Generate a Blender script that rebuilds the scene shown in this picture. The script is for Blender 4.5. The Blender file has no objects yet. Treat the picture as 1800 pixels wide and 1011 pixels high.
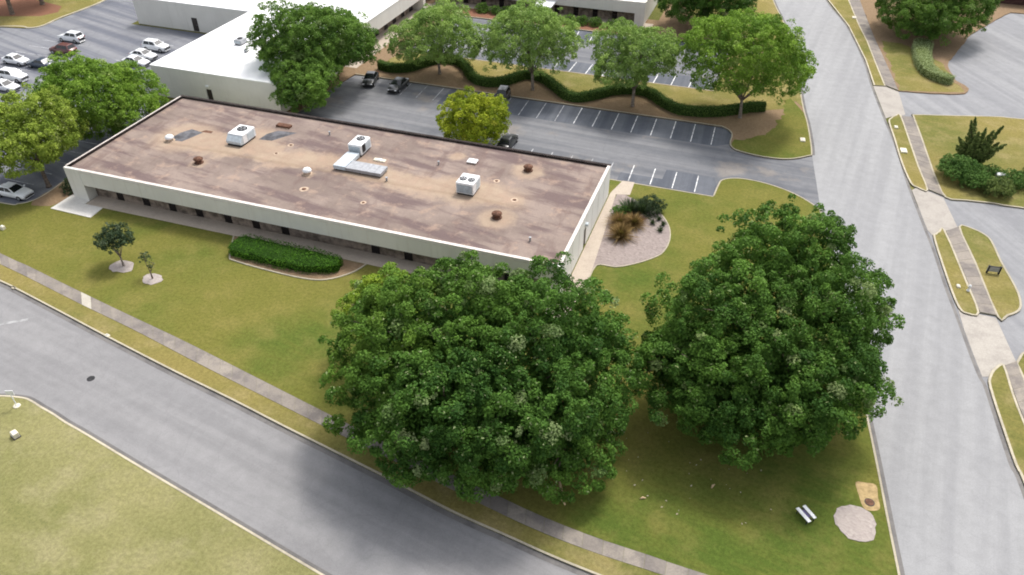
import bpy, math, random
import numpy as np
from mathutils import Vector, Matrix
from mathutils.geometry import tessellate_polygon

# ------------------------------------------------------------------ camera, light
scene = bpy.context.scene
COL = scene.collection
R = math.radians

cam_data = bpy.data.cameras.new('camera')
cam_data.sensor_width = 36.0
cam_data.lens = 36.0 * 1350.0 / 1800.0
cam_data.clip_start = 0.5
cam_data.clip_end = 3000.0
cam = bpy.data.objects.new('camera', cam_data)
COL.objects.link(cam)
cam.location = (73.93, -56.86, 47.0)
cam.rotation_euler = (R(90.0 - 37.76), 0.0, R(19.04))
scene.camera = cam

SUN_AZ, SUN_EL = R(13.0), R(57.0)
world = bpy.data.worlds.new('World')
scene.world = world
world.use_nodes = True
wn = world.node_tree
wn.nodes.clear()
w_out = wn.nodes.new('ShaderNodeOutputWorld')
w_bg = wn.nodes.new('ShaderNodeBackground')
w_sky = wn.nodes.new('ShaderNodeTexSky')
w_sky.sky_type = 'NISHITA'
w_sky.sun_disc = False
w_sky.sun_elevation = SUN_EL
w_sky.sun_rotation = SUN_AZ
w_sky.air_density = 1.0
w_sky.dust_density = 4.0
w_sky.ozone_density = 1.0
w_bg.inputs['Strength'].default_value = 0.15
w_hs = wn.nodes.new('ShaderNodeHueSaturation')      # thin high cloud: a paler, less blue sky all round
w_hs.inputs['Saturation'].default_value = 0.32
wn.links.new(w_sky.outputs[0], w_hs.inputs['Color'])
wn.links.new(w_hs.outputs[0], w_bg.inputs['Color'])
wn.links.new(w_bg.outputs[0], w_out.inputs['Surface'])

sun_data = bpy.data.lights.new('sun', 'SUN')
sun_data.energy = 1.5
sun_data.angle = R(11.0)
sun_data.color = (1.0, 0.95, 0.88)
sun = bpy.data.objects.new('sun', sun_data)
COL.objects.link(sun)
sdir = Vector((math.sin(SUN_AZ) * math.cos(SUN_EL), math.cos(SUN_AZ) * math.cos(SUN_EL), math.sin(SUN_EL)))
sun.rotation_euler = sdir.to_track_quat('Z', 'Y').to_euler()
sun.location = (60, 60, 120)

scene.view_settings.view_transform = 'Standard'
scene.view_settings.look = 'None'
scene.view_settings.gamma = 1.0
scene.view_settings.use_curve_mapping = False
scene.view_settings.exposure = 0.80
scene.render.engine = 'CYCLES'
scene.cycles.filter_width = 1.9
scene.cycles.max_bounces = 5
scene.cycles.transmission_bounces = 4
scene.cycles.caustics_reflective = False
scene.cycles.caustics_refractive = False

rng = np.random.default_rng(11)
random.seed(5)

# ------------------------------------------------------------------ node helpers
class NB:
    """small helper to write node materials"""
    def __init__(self, name, rough=0.9, spec=0.2):
        self.m = bpy.data.materials.new(name)
        self.m.use_nodes = True
        self.t = self.m.node_tree
        self.bsdf = self.t.nodes['Principled BSDF']
        self.bsdf.inputs['Roughness'].default_value = rough
        self.bsdf.inputs['Specular IOR Level'].default_value = spec
        self._co = None
    def n(self, typ, **kw):
        nd = self.t.nodes.new(typ)
        for k, v in kw.items():
            setattr(nd, k, v)
        return nd
    def link(self, a, b_):
        self.t.links.new(a, b_)
    def co(self):
        if self._co is None:
            self._co = self.n('ShaderNodeTexCoord').outputs['Object']
        return self._co
    def mapped(self, scale=(1, 1, 1), rot=0.0, loc=(0, 0, 0)):
        mr = self.n('ShaderNodeMapping')          # turn first, then stretch
        mr.inputs['Rotation'].default_value = (0, 0, rot)
        mr.inputs['Location'].default_value = loc
        self.link(self.co(), mr.inputs['Vector'])
        mp = self.n('ShaderNodeMapping')
        mp.inputs['Scale'].default_value = scale
        self.link(mr.outputs[0], mp.inputs['Vector'])
        return mp.outputs[0]
    def noise(self, scale, detail=4, rough=0.55, vec=None, dist=0.0):
        nd = self.n('ShaderNodeTexNoise')
        nd.inputs['Scale'].default_value = scale
        nd.inputs['Detail'].default_value = detail
        nd.inputs['Roughness'].default_value = rough
        nd.inputs['Distortion'].default_value = dist
        self.link(vec if vec is not None else self.co(), nd.inputs['Vector'])
        return nd.outputs['Fac']
    def ramp(self, fac, lo, hi, a=0.0, b_=1.0):
        nd = self.n('ShaderNodeMapRange', interpolation_type='SMOOTHSTEP')
        nd.inputs['From Min'].default_value = lo
        nd.inputs['From Max'].default_value = hi
        nd.inputs['To Min'].default_value = a
        nd.inputs['To Max'].default_value = b_
        self.link(fac, nd.inputs['Value'])
        return nd.outputs[0]
    def mix(self, fac, a, b_, blend='MIX'):
        nd = self.n('ShaderNodeMix', data_type='RGBA', blend_type=blend)
        for val, idx in ((fac, 0), (a, 6), (b_, 7)):
            if isinstance(val, (int, float)):
                nd.inputs[idx].default_value = val
            elif isinstance(val, tuple):
                nd.inputs[idx].default_value = (*val, 1.0)
            else:
                self.link(val, nd.inputs[idx])
        return nd.outputs[2]
    def math(self, op, a, b_=None, c=None):
        nd = self.n('ShaderNodeMath', operation=op)
        for i, v in enumerate((a, b_, c)):
            if v is None:
                continue
            if isinstance(v, (int, float)):
                nd.inputs[i].default_value = v
            else:
                self.link(v, nd.inputs[i])
        return nd.outputs[0]
    def dist(self, p):
        nd = self.n('ShaderNodeVectorMath', operation='DISTANCE')
        self.link(self.co(), nd.inputs[0])
        nd.inputs[1].default_value = p
        return nd.outputs['Value']
    def bump(self, h, strength=0.3, d=0.02):
        nd = self.n('ShaderNodeBump')
        nd.inputs['Strength'].default_value = strength
        nd.inputs['Distance'].default_value = d
        self.link(h, nd.inputs['Height'])
        self.link(nd.outputs[0], self.bsdf.inputs['Normal'])
    def base(self, c):
        if isinstance(c, tuple):
            self.bsdf.inputs['Base Color'].default_value = (*c, 1.0)
        else:
            self.link(c, self.bsdf.inputs['Base Color'])
        return self.m

def plain(name, col, rough=0.6, spec=0.3, metal=0.0, var=0.12, sc=3.0, bump=0.0):
    q = NB(name, rough, spec)
    q.bsdf.inputs['Metallic'].default_value = metal
    f = q.noise(sc, 5, 0.6)
    d = tuple(c * (1 - var * 1.6) for c in col)
    l = tuple(min(1, c * (1 + var)) for c in col)
    if bump:
        q.bump(f, bump, 0.02)
    return q.base(q.mix(q.ramp(f, 0.3, 0.7), d, l))

def grass_mat(name, green, olive, dry, dryness=0.5):
    q = NB(name, 1.0, 0.05)
    big = q.noise(0.045, 4, 0.6)
    mid = q.noise(0.28, 5, 0.65)
    strk = q.noise(0.8, 4, 0.6, vec=q.mapped((0.35, 1.6, 1), R(12)))
    fine = q.noise(3.2, 6, 0.85)
    vfine = q.noise(22.0, 3, 0.8)
    c = q.mix(q.ramp(big, 0.36, 0.62), green, olive)
    c = q.mix(q.math('MULTIPLY', q.ramp(mid, 0.42, 0.72), dryness), c, dry)
    c = q.mix(q.math('MULTIPLY', q.ramp(strk, 0.45, 0.7), 0.4), c, olive)
    weed = q.noise(0.9, 6, 0.8, vec=q.mapped((1, 1, 1), 0, (17, 3, 0)))
    c = q.mix(q.math('MULTIPLY', q.ramp(weed, 0.60, 0.70), 0.45), c, green)
    c = q.mix(q.math('MULTIPLY', q.ramp(weed, 0.40, 0.30), 0.35), c, dry)
    k = q.math('MULTIPLY_ADD', q.ramp(fine, 0.25, 0.75), 0.62, 0.70)
    k = q.math('MULTIPLY', k, q.math('MULTIPLY_ADD', q.ramp(vfine, 0.2, 0.8), 0.5, 0.75))
    c = q.mix(1.0, c, k, 'MULTIPLY')
    q.bump(q.math('ADD', fine, vfine), 0.5, 0.06)
    return q.base(c)

def asphalt_mat(name, col, pale, dark, rot=0.0, patch=0.5, warm=None):
    q = NB(name, 0.9, 0.25)
    streak = q.noise(1.0, 5, 0.6, vec=q.mapped((0.02, 0.55, 1), rot))
    blot = q.noise(0.11, 6, 0.65)
    fine = q.noise(9.0, 4, 0.8)
    mid = q.noise(0.9, 5, 0.7)
    c = q.mix(q.ramp(streak, 0.36, 0.64), col, pale)
    c = q.mix(q.math('MULTIPLY', q.ramp(blot, 0.5, 0.7), patch), c, dark)
    if warm:
        w2 = q.noise(0.16, 5, 0.6, vec=q.mapped((1, 1, 1), 0, (31, 7, 0)))
        c = q.mix(q.math('MULTIPLY', q.ramp(w2, 0.56, 0.7), 0.6), c, warm)
    crack = q.n('ShaderNodeTexVoronoi', feature='DISTANCE_TO_EDGE')
    crack.inputs['Scale'].default_value = 0.22
    dn = q.n('ShaderNodeVectorMath', operation='ADD')
    nz = q.n('ShaderNodeTexNoise')
    nz.inputs['Scale'].default_value = 0.6
    q.link(q.co(), nz.inputs['Vector'])
    q.link(q.co(), dn.inputs[0])
    q.link(nz.outputs['Color'], dn.inputs[1])
    q.link(dn.outputs[0], crack.inputs['Vector'])
    c = q.mix(q.math('MULTIPLY', q.ramp(crack.outputs[0], 0.0, 0.014, 1.0, 0.0), 0.22), c, dark)
    k = q.math('MULTIPLY_ADD', q.ramp(fine, 0.2, 0.8), 0.22, 0.9)
    k = q.math('MULTIPLY', k, q.math('MULTIPLY_ADD', q.ramp(mid, 0.25, 0.75), 0.14, 0.93))
    c = q.mix(1.0, c, k, 'MULTIPLY')
    q.bump(fine, 0.25, 0.01)
    return q.base(c)

def concrete_mat(name, col, dark, stain=0.6):
    q = NB(name, 0.9, 0.2)
    a = q.noise(0.5, 6, 0.7)
    f = q.noise(7.0, 5, 0.75)
    oi = q.n('ShaderNodeObjectInfo')
    c = q.mix(q.math('MULTIPLY', q.ramp(a, 0.42, 0.66), stain), col, dark)
    c = q.mix(q.math('MULTIPLY', oi.outputs['Random'], 0.55), c, dark)
    k = q.math('MULTIPLY_ADD', q.ramp(f, 0.2, 0.8), 0.3, 0.85)
    c = q.mix(1.0, c, k, 'MULTIPLY')
    q.bump(f, 0.2, 0.01)
    return q.base(c)

def mulch_mat(name, a, b_, sc=6.0):
    q = NB(name, 1.0, 0.05)
    v = q.n('ShaderNodeTexVoronoi')
    v.inputs['Scale'].default_value = sc
    q.link(q.co(), v.inputs['Vector'])
    f = q.noise(1.2, 5, 0.7)
    c = q.mix(v.outputs['Color'], a, b_)
    c = q.mix(q.ramp(f, 0.3, 0.7), c, q.mix(0.5, a, b_))
    q.bump(v.outputs['Distance'], 0.6, 0.04)
    return q.base(c)

def leaf_mat(name, dark, light, pale, trans=0.25):
    q = NB(name, 0.7, 0.12)
    at = q.n('ShaderNodeAttribute', attribute_name='tint')
    sp = q.n('ShaderNodeSeparateColor')
    q.link(at.outputs['Color'], sp.inputs[0])
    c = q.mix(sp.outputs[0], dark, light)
    c = q.mix(sp.outputs[2], c, (0.24, 0.33, 0.03))
    c = q.mix(sp.outputs[1], c, pale)
    q.base(c)
    tr = q.n('ShaderNodeBsdfTranslucent')
    q.link(q.mix(0.3, c, (0.16, 0.30, 0.02)), tr.inputs['Color'])
    ms = q.n('ShaderNodeMixShader')
    ms.inputs[0].default_value = trans
    out = q.t.nodes['Material Output']
    q.link(q.bsdf.outputs[0], ms.inputs[1])
    q.link(tr.outputs[0], ms.inputs[2])
    q.link(ms.outputs[0], out.inputs['Surface'])
    return q.m

M = {}
M['lawn'] = grass_mat('lawn_grass', (0.076, 0.112, 0.021), (0.145, 0.142, 0.034), (0.210, 0.180, 0.058), 0.5)
M['verge'] = grass_mat('verge_grass', (0.135, 0.140, 0.040), (0.215, 0.180, 0.060), (0.29, 0.235, 0.11), 0.7)
M['field'] = grass_mat('field_grass', (0.170, 0.172, 0.064), (0.240, 0.224, 0.100), (0.29, 0.262, 0.145), 0.7)
M['ground'] = grass_mat('ground_grass', (0.10, 0.11, 0.03), (0.14, 0.14, 0.045), (0.2, 0.17, 0.08), 0.5)
M['street_f'] = asphalt_mat('front_street_asphalt', (0.205, 0.202, 0.205), (0.245, 0.241, 0.243), (0.170, 0.167, 0.172), R(10), 0.25)
M['street_r'] = asphalt_mat('side_street_asphalt', (0.255, 0.256, 0.262), (0.295, 0.296, 0.300), (0.225, 0.226, 0.233), R(-83), 0.25)
M['lot'] = asphalt_mat('lot_asphalt', (0.128, 0.133, 0.147), (0.200, 0.202, 0.211), (0.090, 0.095, 0.110), R(3), 0.55, (0.26, 0.23, 0.20))
M['stallpave'] = asphalt_mat('stall_asphalt', (0.085, 0.094, 0.114), (0.130, 0.138, 0.157), (0.064, 0.070, 0.086), R(88), 0.5)
M['lotleft'] = asphalt_mat('left_lot_asphalt', (0.125, 0.132, 0.158), (0.215, 0.220, 0.235), (0.085, 0.090, 0.110), R(15), 0.55)
M['lotright'] = asphalt_mat('right_lot_asphalt', (0.215, 0.217, 0.228), (0.265, 0.267, 0.275), (0.175, 0.178, 0.188), R(60), 0.4)
M['walk'] = concrete_mat('sidewalk_concrete', (0.30, 0.265, 0.225), (0.145, 0.130, 0.125), 0.75)
M['newslab'] = concrete_mat('new_concrete', (0.50, 0.47, 0.40), (0.36, 0.33, 0.28), 0.5)
M['joint'] = concrete_mat('joint_concrete', (0.26, 0.24, 0.17), (0.16, 0.15, 0.1), 0.6)
M['apron'] = concrete_mat('apron_concrete', (0.40, 0.37, 0.33), (0.29, 0.265, 0.24), 0.7)
M['kerb'] = concrete_mat('kerb_concrete', (0.50, 0.45, 0.34), (0.30, 0.27, 0.21), 0.7)
M['paving'] = concrete_mat('walkway_concrete', (0.50, 0.43, 0.35), (0.36, 0.30, 0.25), 0.5)
M['pad'] = concrete_mat('pad_concrete', (0.68, 0.66, 0.62), (0.55, 0.52, 0.48), 0.4)
M['mulch'] = mulch_mat('pine_straw', (0.17, 0.11, 0.065), (0.30, 0.22, 0.14))
M['redmulch'] = mulch_mat('red_mulch', (0.17, 0.075, 0.05), (0.26, 0.14, 0.09))
M['gravelbed'] = mulch_mat('grey_mulch', (0.20, 0.165, 0.15), (0.36, 0.305, 0.285), 4.0)
M['ring'] = mulch_mat('ring_mulch', (0.28, 0.24, 0.23), (0.45, 0.40, 0.36), 5.0)
M['sand'] = plain('sand', (0.42, 0.31, 0.16), 1.0, 0.05, var=0.2, sc=2.0)
M['line'] = plain('line_paint', (0.72, 0.72, 0.72), 0.8, 0.2, var=0.3, sc=1.5)
M['faint'] = plain('faint_line_paint', (0.31, 0.31, 0.31), 0.9, 0.2, var=0.2, sc=1.5)
M['wline'] = plain('worn_line_paint', (0.42, 0.42, 0.43), 0.9, 0.2, var=0.3, sc=1.5)
def stucco(name, col):
    q = NB(name, 0.85, 0.2)
    a = q.noise(0.4, 5, 0.6)
    st = q.noise(1.0, 5, 0.7, vec=q.mapped((2.2, 2.2, 0.12)))
    c = q.mix(q.ramp(a, 0.3, 0.7), tuple(x * 0.93 for x in col), col)
    c = q.mix(q.math('MULTIPLY', q.ramp(st, 0.52, 0.72), 0.35), c, tuple(x * y for x, y in zip(col, (0.72, 0.70, 0.66))))
    return q.base(c)
M['white'] = stucco('white_stucco', (0.70, 0.685, 0.635))
M['end'] = stucco('white_end_stucco', (0.75, 0.74, 0.70))
M['coping'] = plain('coping_metal', (0.66, 0.60, 0.56), 0.6, 0.3, var=0.1, sc=1.0)
M['darkcope'] = plain('tar_flashing', (0.035, 0.026, 0.024), 0.8, 0.2, var=0.3, sc=1.5)
M['stone'] = plain('stone_wall', (0.235, 0.19, 0.155), 0.9, 0.2, var=0.35, sc=1.3, bump=0.5)
M['soffit'] = plain('soffit_panel', (0.30, 0.27, 0.25), 0.9, 0.1, var=0.1)
M['glass'] = plain('dark_glass', (0.012, 0.010, 0.011), 0.25, 0.4, var=0.2)
M['frame'] = plain('bronze_frame', (0.035, 0.028, 0.025), 0.5, 0.4, var=0.2)
M['whiteroof'] = plain('white_membrane', (0.90, 0.90, 0.89), 0.8, 0.2, var=0.04, sc=0.25)
M['metalw'] = plain('white_metal', (0.80, 0.81, 0.82), 0.45, 0.4, var=0.06)
M['metalb'] = plain('pale_metal', (0.52, 0.58, 0.62), 0.45, 0.4, var=0.1)
M['metalg'] = plain('galvanised_metal', (0.36, 0.37, 0.39), 0.5, 0.5, metal=0.3, var=0.12)
M['louver'] = plain('louvre_metal', (0.33, 0.38, 0.42), 0.5, 0.4, var=0.1)
M['dark'] = plain('dark_metal', (0.025, 0.025, 0.027), 0.6, 0.3, var=0.2)
M['rust'] = plain('rusty_metal', (0.135, 0.066, 0.042), 0.8, 0.2, var=0.3, sc=4)
M['bark'] = plain('bark', (0.16, 0.125, 0.10), 0.95, 0.1, var=0.35, sc=4, bump=0.6)
M['barkp'] = plain('pale_bark', (0.24, 0.20, 0.17), 0.95, 0.1, var=0.3, sc=4, bump=0.6)
M['wood'] = plain('pale_wood', (0.62, 0.46, 0.28), 0.9, 0.1, var=0.25, sc=5)
M['tyre'] = plain('tyre_rubber', (0.018, 0.018, 0.019), 0.85, 0.2, var=0.2)
M['rim'] = plain('rim_alloy', (0.42, 0.43, 0.44), 0.35, 0.5, metal=0.6, var=0.1)
M['cglass'] = plain('car_glass', (0.012, 0.014, 0.017), 0.08, 0.6, var=0.1)
M['lampc'] = plain('head_lamp_glass', (0.65, 0.67, 0.7), 0.15, 0.6, var=0.1)
M['lampr'] = plain('tail_lamp_glass', (0.30, 0.015, 0.012), 0.2, 0.5, var=0.1)
M['brownwall'] = plain('brown_brick', (0.085, 0.045, 0.038), 0.9, 0.2, var=0.25, sc=2)
M['purple'] = plain('purple_panel', (0.12, 0.10, 0.22), 0.6, 0.3, var=0.15)
M['patch'] = plain('grey_roof_patch', (0.115, 0.115, 0.125), 0.9, 0.2, var=0.3, sc=1.2)
M['tanpatch'] = plain('tan_roof_flashing', (0.47, 0.36, 0.27), 0.9, 0.2, var=0.2, sc=2)
M['cap'] = plain('cream_concrete', (0.68, 0.64, 0.52), 0.9, 0.2, var=0.12, sc=2)

L_ = leaf_mat
M['l_oak'] = L_('oak_leaves', (0.032, 0.086, 0.016), (0.128, 0.255, 0.040), (0.33, 0.38, 0.19), 0.24)
M['l_oak2'] = L_('oak_leaves_warm', (0.035, 0.090, 0.016), (0.134, 0.260, 0.040), (0.31, 0.36, 0.16), 0.24)
M['l_bright'] = L_('bright_leaves', (0.105, 0.205, 0.028), (0.300, 0.460, 0.065), (0.45, 0.53, 0.19), 0.33)
M['l_yel'] = L_('yellow_green_leaves', (0.165, 0.240, 0.032), (0.420, 0.520, 0.085), (0.55, 0.58, 0.25), 0.3)
M['l_mid'] = L_('mid_green_leaves', (0.066, 0.140, 0.028), (0.190, 0.325, 0.056), (0.34, 0.42, 0.18), 0.28)
M['l_lot'] = L_('parking_tree_leaves', (0.155, 0.260, 0.062), (0.370, 0.510, 0.130), (0.52, 0.60, 0.30), 0.33)
M['l_gold'] = L_('golden_leaves', (0.150, 0.210, 0.014), (0.430, 0.480, 0.036), (0.66, 0.62, 0.09), 0.32)
M['l_hedge'] = L_('hedge_leaves', (0.028, 0.085, 0.008), (0.080, 0.200, 0.014), (0.12, 0.23, 0.04), 0.15)
M['l_hedge2'] = L_('serpentine_hedge_leaves', (0.045, 0.090, 0.016), (0.110, 0.180, 0.035), (0.18, 0.23, 0.08), 0.18)
M['l_hedge3'] = L_('pale_hedge_leaves', (0.250, 0.310, 0.135), (0.420, 0.490, 0.250), (0.50, 0.54, 0.32), 0.2)
M['l_dark'] = L_('dark_leaves', (0.024, 0.045, 0.022), (0.080, 0.115, 0.055), (0.16, 0.19, 0.12), 0.15)
M['l_shrub'] = L_('shrub_leaves', (0.050, 0.118, 0.026), (0.150, 0.270, 0.060), (0.26, 0.34, 0.12), 0.2)
M['l_conif'] = L_('conifer_leaves', (0.070, 0.105, 0.030), (0.200, 0.260, 0.070), (0.32, 0.35, 0.12), 0.2)
M['l_orange'] = L_('russet_grass', (0.10, 0.065, 0.024), (0.26, 0.155, 0.055), (0.40, 0.29, 0.12), 0.2)
M['l_pink'] = L_('pink_leaves', (0.30, 0.18, 0.17), (0.45, 0.33, 0.30), (0.5, 0.42, 0.4), 0.25)
M['core_hedge'] = plain('hedge_core', (0.022, 0.050, 0.010), 1.0, 0.0, var=0.2)
M['core_hedge2'] = plain('serpentine_hedge_core', (0.035, 0.062, 0.018), 1.0, 0.0, var=0.2)
M['core_hedge3'] = plain('pale_hedge_core', (0.11, 0.14, 0.05), 1.0, 0.0, var=0.2)

def roof_material():
    q = NB('weathered_roof', 0.95, 0.1)
    sep = q.n('ShaderNodeSeparateXYZ')
    q.link(q.co(), sep.inputs[0])
    n1 = q.noise(0.16, 6, 0.65)
    n2 = q.noise(0.55, 6, 0.7)
    st = q.noise(1.0, 5, 0.65, vec=q.mapped((0.10, 0.55, 1), R(8)))
    st2 = q.noise(1.0, 5, 0.7, vec=q.mapped((0.5, 0.14, 1), R(-6), (5, 9, 0)))
    fine = q.noise(6.0, 5, 0.8)
    c = q.mix(q.ramp(n1, 0.36, 0.64), (0.198, 0.155, 0.135), (0.275, 0.218, 0.188))
    c = q.mix(q.math('MULTIPLY', q.ramp(st, 0.46, 0.62), 0.85), c, (0.138, 0.100, 0.098))
    c = q.mix(q.math('MULTIPLY', q.ramp(st2, 0.5, 0.66), 0.6), c, (0.15, 0.105, 0.096))
    c = q.mix(q.math('MULTIPLY', q.ramp(n2, 0.52, 0.68), 0.5), c, (0.40, 0.29, 0.22))
    # dry sandy strip along the ridge of the roof where the units stand
    off = q.math('SUBTRACT', sep.outputs[1], 10.6)
    off = q.math('ABSOLUTE', q.math('ADD', off, q.math('MULTIPLY', q.math('SUBTRACT', n1, 0.5), 9.0)))
    band = q.ramp(off, 1.4, 3.4, 1.0, 0.0)
    ends = q.math('MULTIPLY', q.ramp(sep.outputs[0], 4.0, 8.0), q.ramp(sep.outputs[0], 49.0, 54.0, 1.0, 0.0))
    band = q.math('MULTIPLY', band, ends)
    for p, r in (((50.4, 6.3, 3.87), 2.3), ((50.4, 16.8, 3.87), 2.1), ((51.0, 10.4, 3.87), 1.5), ((45.6, 10.2, 3.87), 3.2),
                 ((13.7, 6.2, 3.87), 1.2), ((27.0, 8.0, 3.87), 0.9), ((8.0, 11.2, 3.87), 4.4), ((16.5, 13.0, 3.87), 4.0), ((41.5, 17.5, 3.87), 1.2)):
        d = q.math('ADD', q.dist(p), q.math('MULTIPLY', q.math('SUBTRACT', n2, 0.5), 2.4))
        band = q.math('MAXIMUM', band, q.ramp(d, r * 0.55, r * 1.12, 0.9, 0.0))
    tan = q.mix(q.ramp(n2, 0.35, 0.65), (0.47, 0.365, 0.255), (0.40, 0.29, 0.205))
    c = q.mix(q.math('MULTIPLY', band, 0.58), c, tan)
    # dark drip line in the middle of the strip
    dl = q.math('ABSOLUTE', q.math('ADD', q.math('SUBTRACT', sep.outputs[1], 9.3), q.math('MULTIPLY', q.math('SUBTRACT', n2, 0.5), 1.2)))
    c = q.mix(q.math('MULTIPLY', q.math('MULTIPLY', q.ramp(dl, 0.05, 0.45, 1.0, 0.0), ends), 0.35), c, (0.22, 0.16, 0.11))
    k = q.math('MULTIPLY_ADD', q.ramp(fine, 0.2, 0.8), 0.24, 0.88)
    c = q.mix(1.0, c, k, 'MULTIPLY')
    q.bump(fine, 0.25, 0.01)
    return q.base(c)
M['roof'] = roof_material()

# ------------------------------------------------------------------ object helpers
def tag(o, label=None, cat=None, group=None, kind=None):
    if label: o['label'] = label
    if cat: o['category'] = cat
    if group: o['group'] = group
    if kind: o['kind'] = kind
    return o

def empty(name, loc=(0, 0, 0), rz=0.0, parent=None):
    o = bpy.data.objects.new(name, None)
    o.empty_display_size = 0.3
    o.location = loc
    o.rotation_euler = (0, 0, rz)
    o.parent = parent
    COL.objects.link(o)
    return o

class MB:
    def __init__(self):
        self.v, self.f = [], []
    def add(self, vs, fs):
        o = len(self.v)
        self.v += [tuple(p) for p in vs]
        self.f += [tuple(i + o for i in f) for f in fs]
        return self
    def box(self, x0, x1, y0, y1, z0, z1, rz=0.0, c=None):
        vs = [Vector((x, y, z)) for z in (z0, z1) for y in (y0, y1) for x in (x0, x1)]
        if rz:
            c = Vector(c or ((x0 + x1) / 2, (y0 + y1) / 2, 0))
            m = Matrix.Rotation(rz, 3, 'Z')
            vs = [m @ (p - c) + c for p in vs]
        return self.add(vs, [(0, 2, 3, 1), (4, 5, 7, 6), (0, 1, 5, 4), (2, 6, 7, 3), (0, 4, 6, 2), (1, 3, 7, 5)])
    def bbox(self, x0, x1, y0, y1, z0, z1, b_=0.03):
        """box with chamfered vertical and top edges"""
        b2 = b_
        ring = lambda i: [(x0 + i, y0 + i + b2), (x0 + i + b2, y0 + i), (x1 - i - b2, y0 + i), (x1 - i, y0 + i + b2), (x1 - i, y1 - i - b2), (x1 - i - b2, y1 - i), (x0 + i + b2, y1 - i), (x0 + i, y1 - i - b2)]
        vs = [(*p, z0) for p in ring(0)] + [(*p, z1 - b2) for p in ring(0)] + [(*p, z1) for p in ring(b2)]
        fs = [tuple(range(7, -1, -1))]
        for k in (0, 8):
            fs += [(k + i, k + (i + 1) % 8, k + 8 + (i + 1) % 8, k + 8 + i) for i in range(8)]
        fs.append(tuple(range(16, 24)))
        return self.add(vs, fs)
    def prism(self, pts, z0, z1):
        n = len(pts)
        vs = [(x, y, z0) for x, y in pts] + [(x, y, z1) for x, y in pts]
        fs = [(i, (i + 1) % n, n + (i + 1) % n, n + i) for i in range(n)]
        tri = tessellate_polygon([[Vector((x, y, 0)) for x, y in pts]])
        area = sum(pts[i][0] * pts[(i + 1) % n][1] - pts[(i + 1) % n][0] * pts[i][1] for i in range(n))
        for t in tri:
            a, b_, c = t
            cr = (pts[b_][0] - pts[a][0]) * (pts[c][1] - pts[a][1]) - (pts[b_][1] - pts[a][1]) * (pts[c][0] - pts[a][0])
            if cr < 0: a, c = c, a
            fs.append((n + a, n + b_, n + c))
        if area < 0:
            fs[:n] = [tuple(reversed(f)) for f in fs[:n]]
        return self.add(vs, fs)
    def lathe(self, prof, c=(0, 0, 0), seg=12):
        vs, fs = [], []
        for r, z in prof:
            for k in range(seg):
                a = 2 * math.pi * k / seg
                vs.append((c[0] + r * math.cos(a), c[1] + r * math.sin(a), c[2] + z))
        for j in range(len(prof) - 1):
            for k in range(seg):
                k2 = (k + 1) % seg
                fs.append((j * seg + k, j * seg + k2, (j + 1) * seg + k2, (j + 1) * seg + k))
        fs.append(tuple(reversed(range(seg))))
        fs.append(tuple(range((len(prof) - 1) * seg, len(prof) * seg)))
        return self.add(vs, fs)
    def tube(self, pts, rad, seg=7):
        pts = [Vector(p) for p in pts]
        vs, fs = [], []
        n = len(pts)
        for i, p in enumerate(pts):
            d = (pts[min(i + 1, n - 1)] - pts[max(i - 1, 0)]).normalized()
            up = Vector((1, 0, 0)) if abs(d.z) > 0.8 else Vector((0, 0, 1))
            a = d.cross(up).normalized()
            b_ = d.cross(a).normalized()
            r = rad[i] if isinstance(rad, (list, tuple)) else rad
            for k in range(seg):
                t = 2 * math.pi * k / seg
                vs.append(p + a * (r * math.cos(t)) + b_ * (r * math.sin(t)))
        for i in range(n - 1):
            for k in range(seg):
                k2 = (k + 1) % seg
                fs.append((i * seg + k, (i + 1) * seg + k, (i + 1) * seg + k2, i * seg + k2))
        fs.append(tuple(range(seg)))
        fs.append(tuple(reversed(range((n - 1) * seg, n * seg))))
        return self.add(vs, fs)
    def mesh(self, name):
        me = bpy.data.meshes.new(name)
        me.from_pydata(self.v, [], self.f)
        me.update()
        return me
    def build(self, name, mat, parent=None, smooth=False):
        me = self.mesh(name)
        me.materials.append(mat)
        if smooth:
            me.polygons.foreach_set('use_smooth', [True] * len(me.polygons))
        o = bpy.data.objects.new(name, me)
        o.parent = parent
        COL.objects.link(o)
        return o

def smooth_path(pts, n=6, closed=False):
    P = [np.array(p, float) for p in pts]
    m = len(P)
    out = []
    rngi = range(m) if closed else range(m - 1)
    for i in rngi:
        if closed:
            p0, p1, p2, p3 = P[i - 1], P[i], P[(i + 1) % m], P[(i + 2) % m]
        else:
            p0, p1, p2, p3 = P[max(i - 1, 0)], P[i], P[i + 1], P[min(i + 2, m - 1)]
        for k in range(n):
            t = k / n
            out.append(0.5 * ((2 * p1) + (p2 - p0) * t + (2 * p0 - 5 * p1 + 4 * p2 - p3) * t * t + (3 * p1 - p0 - 3 * p2 + p3) * t ** 3))
    if not closed:
        out.append(P[-1])
    return [tuple(q) for q in out]

def resample(pts, step):
    P = np.array(pts, float)
    d = np.concatenate([[0], np.cumsum(np.linalg.norm(np.diff(P, axis=0), axis=1))])
    n = max(2, int(round(d[-1] / step)) + 1)
    t = np.linspace(0, d[-1], n)
    return np.stack([np.interp(t, d, P[:, k]) for k in range(P.shape[1])], 1)

def offset(pts, w, closed=False):
    P = np.array(pts, float)
    if closed:
        T = np.roll(P, -1, 0) - np.roll(P, 1, 0)
    else:
        T = np.gradient(P, axis=0)
    T /= np.linalg.norm(T, axis=1)[:, None] + 1e-9
    N = np.stack([-T[:, 1], T[:, 0]], 1)
    return P + N * w

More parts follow.
